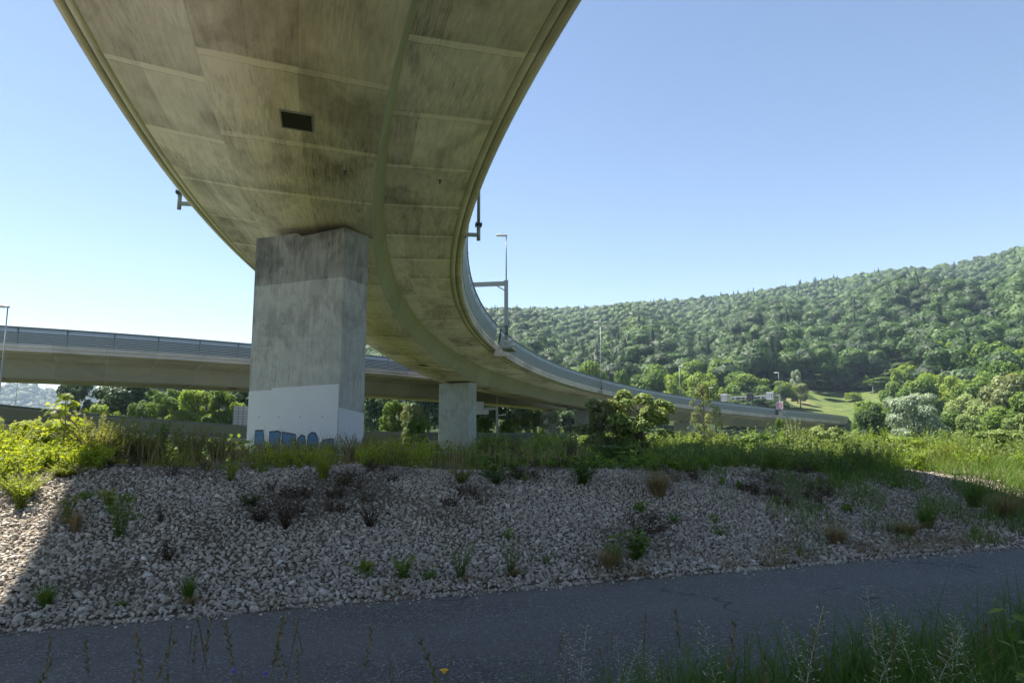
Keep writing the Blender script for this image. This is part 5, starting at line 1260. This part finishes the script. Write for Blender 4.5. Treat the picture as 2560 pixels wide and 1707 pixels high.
# seed-bearing stalks in the foreground verge
def stalk_meshes(kind, i):
    r_ = random.Random(i*13+len(kind)); mb = MB(); h = 1.; bend = r_.uniform(.08, .28)
    pt = lambda t: np.array([bend*t**2.4, .02*math.sin(4*t), h*t*(1-.12*bend*t)])
    mb.tube([pt(t) for t in np.linspace(0, 1, 9)], list(np.linspace(.0030, .0009, 9)), 4)
    P, T, S = [], [], []; hb = MB(); hb.tube([pt(t) for t in np.linspace(.6, 1, 5)], [.0019, .0016, .0014, .0012, .001], 4, False)
    if kind == 'brome':
        for k in range(16):
            t = .74+.26*k/16; a = k*2.4; c = pt(t); d = np.array([math.cos(a)*.5+.35, math.sin(a)*.5, .7]); P.append(c+d*.020); T.append(d); S.append(r_.uniform(.03, .048))
    elif kind == 'spike':
        for k in range(46):
            t = .80+.20*k/46; a = k*2.4; c = pt(t); d = np.array([math.cos(a)*.45, math.sin(a)*.45, .9]); P.append(c+d*.006); T.append(d); S.append(r_.uniform(.013, .02))
    else:
        for k in range(34):
            t = .62+.38*k/34; a = k*2.4; c = pt(t); L_ = .10*(1.15-t)*r_.uniform(.6, 1.5)+.012
            e_ = c+np.array([math.cos(a)*L_, math.sin(a)*L_, L_*.45]); hb.tube([c, e_], [.0007, .0004], 3, False); P.append(e_); T.append(np.array([math.cos(a)*.6, math.sin(a)*.6, -.3+r_.random()])); S.append(r_.uniform(.012, .02))
    P, T, S = np.array(P), np.array(T), np.array(S); t_ = rng.random(len(P)); N1 = unit(np.cross(T, rng.normal(size=T.shape)))
    a = cards(P, N1, S, .34, t_, T); b = cards(P, unit(np.cross(T, N1)), S, .34, t_, T)
    V_, F_, T2 = join(a, b, (np.array(hb.v), np.array(hb.f), np.full(len(hb.f), .4)))
    me = quads_mesh('seed_head', V_, F_, M['wflower'] if kind == 'panicle' else M['seed'], tint=T2)
    ms = bpy.data.meshes.new('stalk'); ms.from_pydata([tuple(p) for p in mb.v], [], mb.f); ms.materials.append(M['greenstem']); return me, ms
SK = {(k, i): stalk_meshes(k, i) for k in ('brome', 'spike', 'panicle') for i in range(3)}
LB = {'brome': ('grass stalk with a drooping brown seed head on the near verge', 'brown-headed grass stalks on the verge'),
      'spike': ('grass stalk with a narrow dense spike on the near verge', 'narrow-spiked grass stalks on the verge'),
      'panicle': ('grass stalk with an airy whitish panicle on the near verge', 'whitish panicle grass stalks on the verge')}
def stalk(kind, x, ytop, Y, i):
    p = at(x, ytop, Y); g = gz(p[0], p[1]); h = p[2]-g
    root = thing('grass_stalk', LB[kind][0], 'grass stalk', (p[0], p[1], g), (i*2.399) % 6.283, LB[kind][1]); root.scale = (h, h, h)
    me, ms = SK[kind, i % 3]; put('seed_head', me, root); put('stalk', ms, root)
i = 0
for x, y in ((45, 1500), (120, 1460), (215, 1455), (330, 1470), (365, 1440), (440, 1450), (470, 1420), (560, 1405), (612, 1410), (680, 1500), (640, 1430), (835, 1440), (1045, 1440), (1265, 1440), (1570, 1400), (1745, 1470), (1840, 1440), (2030, 1430), (2120, 1420), (290, 1545), (415, 1535), (520, 1540), (700, 1490), (900, 1510), (1660, 1430), (1400, 1480)):
    stalk('brome', x, y, 2.9+.25*((i*7) % 4), i); i += 1
for x, y in ((380, 1420), (435, 1445), (505, 1400), (652, 1415), (735, 1420), (1390, 1440), (1475, 1410), (1570, 1520), (1690, 1450), (1905, 1380), (2010, 1390), (1280, 1530), (1800, 1510), (2200, 1400), (2300, 1440), (1110, 1545), (990, 1500)):
    stalk('spike', x, y, 2.8+.25*((i*5) % 4), i); i += 1
for x, y in ((945, 1500), (1280, 1455), (1320, 1440), (1365, 1425), (1395, 1450), (1432, 1465), (1500, 1465), (1820, 1390), (1850, 1420), (1955, 1390), (2012, 1350), (2030, 1395), (2075, 1420), (2110, 1395), (2150, 1385), (2190, 1430), (2260, 1460), (2335, 1380), (2170, 1500), (1640, 1400)):
    stalk('panicle', x, y, 2.7+.22*((i*3) % 5), i); i += 1
# small flowers
def flower(x, ytop, Y, mat, label, name, r):
    p = at(x, ytop, Y); g = gz(p[0], p[1]); h = p[2]-g
    root = thing(name, label, 'flower', (p[0], p[1], g)); mb = MB(); mb.tube([(0, 0, 0), (.01, 0, h*.6), (0, 0, h)], [.002, .0016, .0014], 5); mb.build('stalk', M['greenstem'], root, local=True)
    mb = MB()
    for k in range(13):
        a = k*2*math.pi/13; c, s = math.cos(a), math.sin(a)
        mb.prism([(0, -.003), (r*.6, -.0045), (r, 0), (r*.6, .0045), (0, .003)], (0, 0, h), (c, s, .25), (-s, c, 0), (0, 0, .0012))
    mb.build('petals', M[mat], root, local=True)
    mb = MB(); mb.tube([(0, 0, h-.008), (0, 0, h+.006)], [.006, .008], 8); mb.build('flower_centre', M[mat], root, local=True)
flower(1020, 1540, 3.0, 'yflower', 'single yellow daisy-like flower at the bottom edge', 'yellow_flower', .019)
flower(537, 1540, 2.9, 'vflower', 'small violet flower, right one of two at the bottom left', 'violet_flower', .010)
flower(610, 1545, 2.9, 'vflower', 'small violet flower furthest right at the bottom left', 'violet_flower', .011)
# broad green leaves reaching in at the right edge
W2 = at(2345, 1400, 3.1)
root = thing('leafy_weed', 'broad green leaves reaching in at the right edge of the verge', 'weed', (W2[0]+.05, W2[1], gz(W2[0], W2[1])))
hh_ = W2[2]-gz(W2[0], W2[1])+.04; mb = MB(); P, D = [], []
for k in range(5):
    a = k*1.3; e = np.array([.10*math.cos(a), .10*math.sin(a), hh_*(.8+.06*k)]); mb.tube([(0, 0, 0), e*.5+np.array([0, 0, .05]), e], [.005, .004, .002], 5)
    for j in range(9):
        b = a+j*2.4; P.append(e*(.5+.5*j/8)+np.array([math.cos(b), math.sin(b), .2])*.035); D.append([math.cos(b), math.sin(b), .2])
P, D = np.array(P), np.array(D); t_ = rng.random(len(P))
put('foliage', quads_mesh('foliage', *cards(P, unit(np.array([0, -.3, 1.])+rdir(len(P))*.4), .075, .5, t_, D, .1)[:2], M['l_bright'], tint=t_), root); mb.build('stems', M['greenstem'], root, local=True)

# ------------------------------------------------------------------ light, sky, air
AZ, EL = R(-58), R(62.3)
d = Vector((math.sin(AZ)*math.cos(EL), math.cos(AZ)*math.cos(EL), math.sin(EL)))
sl = bpy.data.lights.new('sun', 'SUN'); sl.energy = 5.; sl.angle = R(.53); sl.color = (1., .945, .86)
so = link(bpy.data.objects.new('sun', sl)); so.rotation_euler = (-d).to_track_quat('-Z', 'Y').to_euler(); so.location = (0, 0, 50)
w = bpy.data.worlds.new('World'); SC.world = w; w.use_nodes = True; nt = w.node_tree
bg = nt.nodes['Background']; sk = nt.nodes.new('ShaderNodeTexSky'); sk.sky_type = 'NISHITA'; sk.sun_disc = False
sk.sun_elevation = EL; sk.sun_rotation = AZ; sk.altitude = 300; sk.air_density = .8; sk.dust_density = .25; sk.ozone_density = 1.
tint_ = nt.nodes.new('ShaderNodeMix'); tint_.data_type = 'RGBA'; tint_.blend_type = 'MULTIPLY'; tint_.inputs[0].default_value = 1.; tint_.inputs[7].default_value = (.96, .96, .955, 1); nt.links.new(sk.outputs[0], tint_.inputs[6]); nt.links.new(tint_.outputs[2], bg.inputs[0]); bg.inputs[1].default_value = .069

hz = MB(); hz.box((0, 1700, 195), (5800, 5200, 412)); t = NT('valley_haze')
pv_ = t.n('VolumePrincipled', {'Color': (.58, .78, 1., 1), 'Density': .00015, 'Anisotropy': 0., 'Absorption Color': (1, 1, 1, 1)}); t.t.links.new(pv_.outputs[0], t.out.inputs['Volume'])
ho = hz.build('haze', t.m); tag(ho, 'thin blue summer haze filling the valley', 'haze', kind='stuff')

SC.view_settings.view_transform = 'Standard'; SC.view_settings.look = 'None'; SC.view_settings.exposure = 1.7; SC.view_settings.gamma = 1
SC.cycles.use_denoising = True
try: SC.cycles.denoiser = 'OPENIMAGEDENOISE'
except Exception: pass
SC.cycles.max_bounces = 7; SC.cycles.diffuse_bounces = 4; SC.cycles.glossy_bounces = 2; SC.cycles.transmission_bounces = 4; SC.cycles.volume_bounces = 0; SC.cycles.transparent_max_bounces = 8
SC.cycles.caustics_reflective = False; SC.cycles.caustics_refractive = False
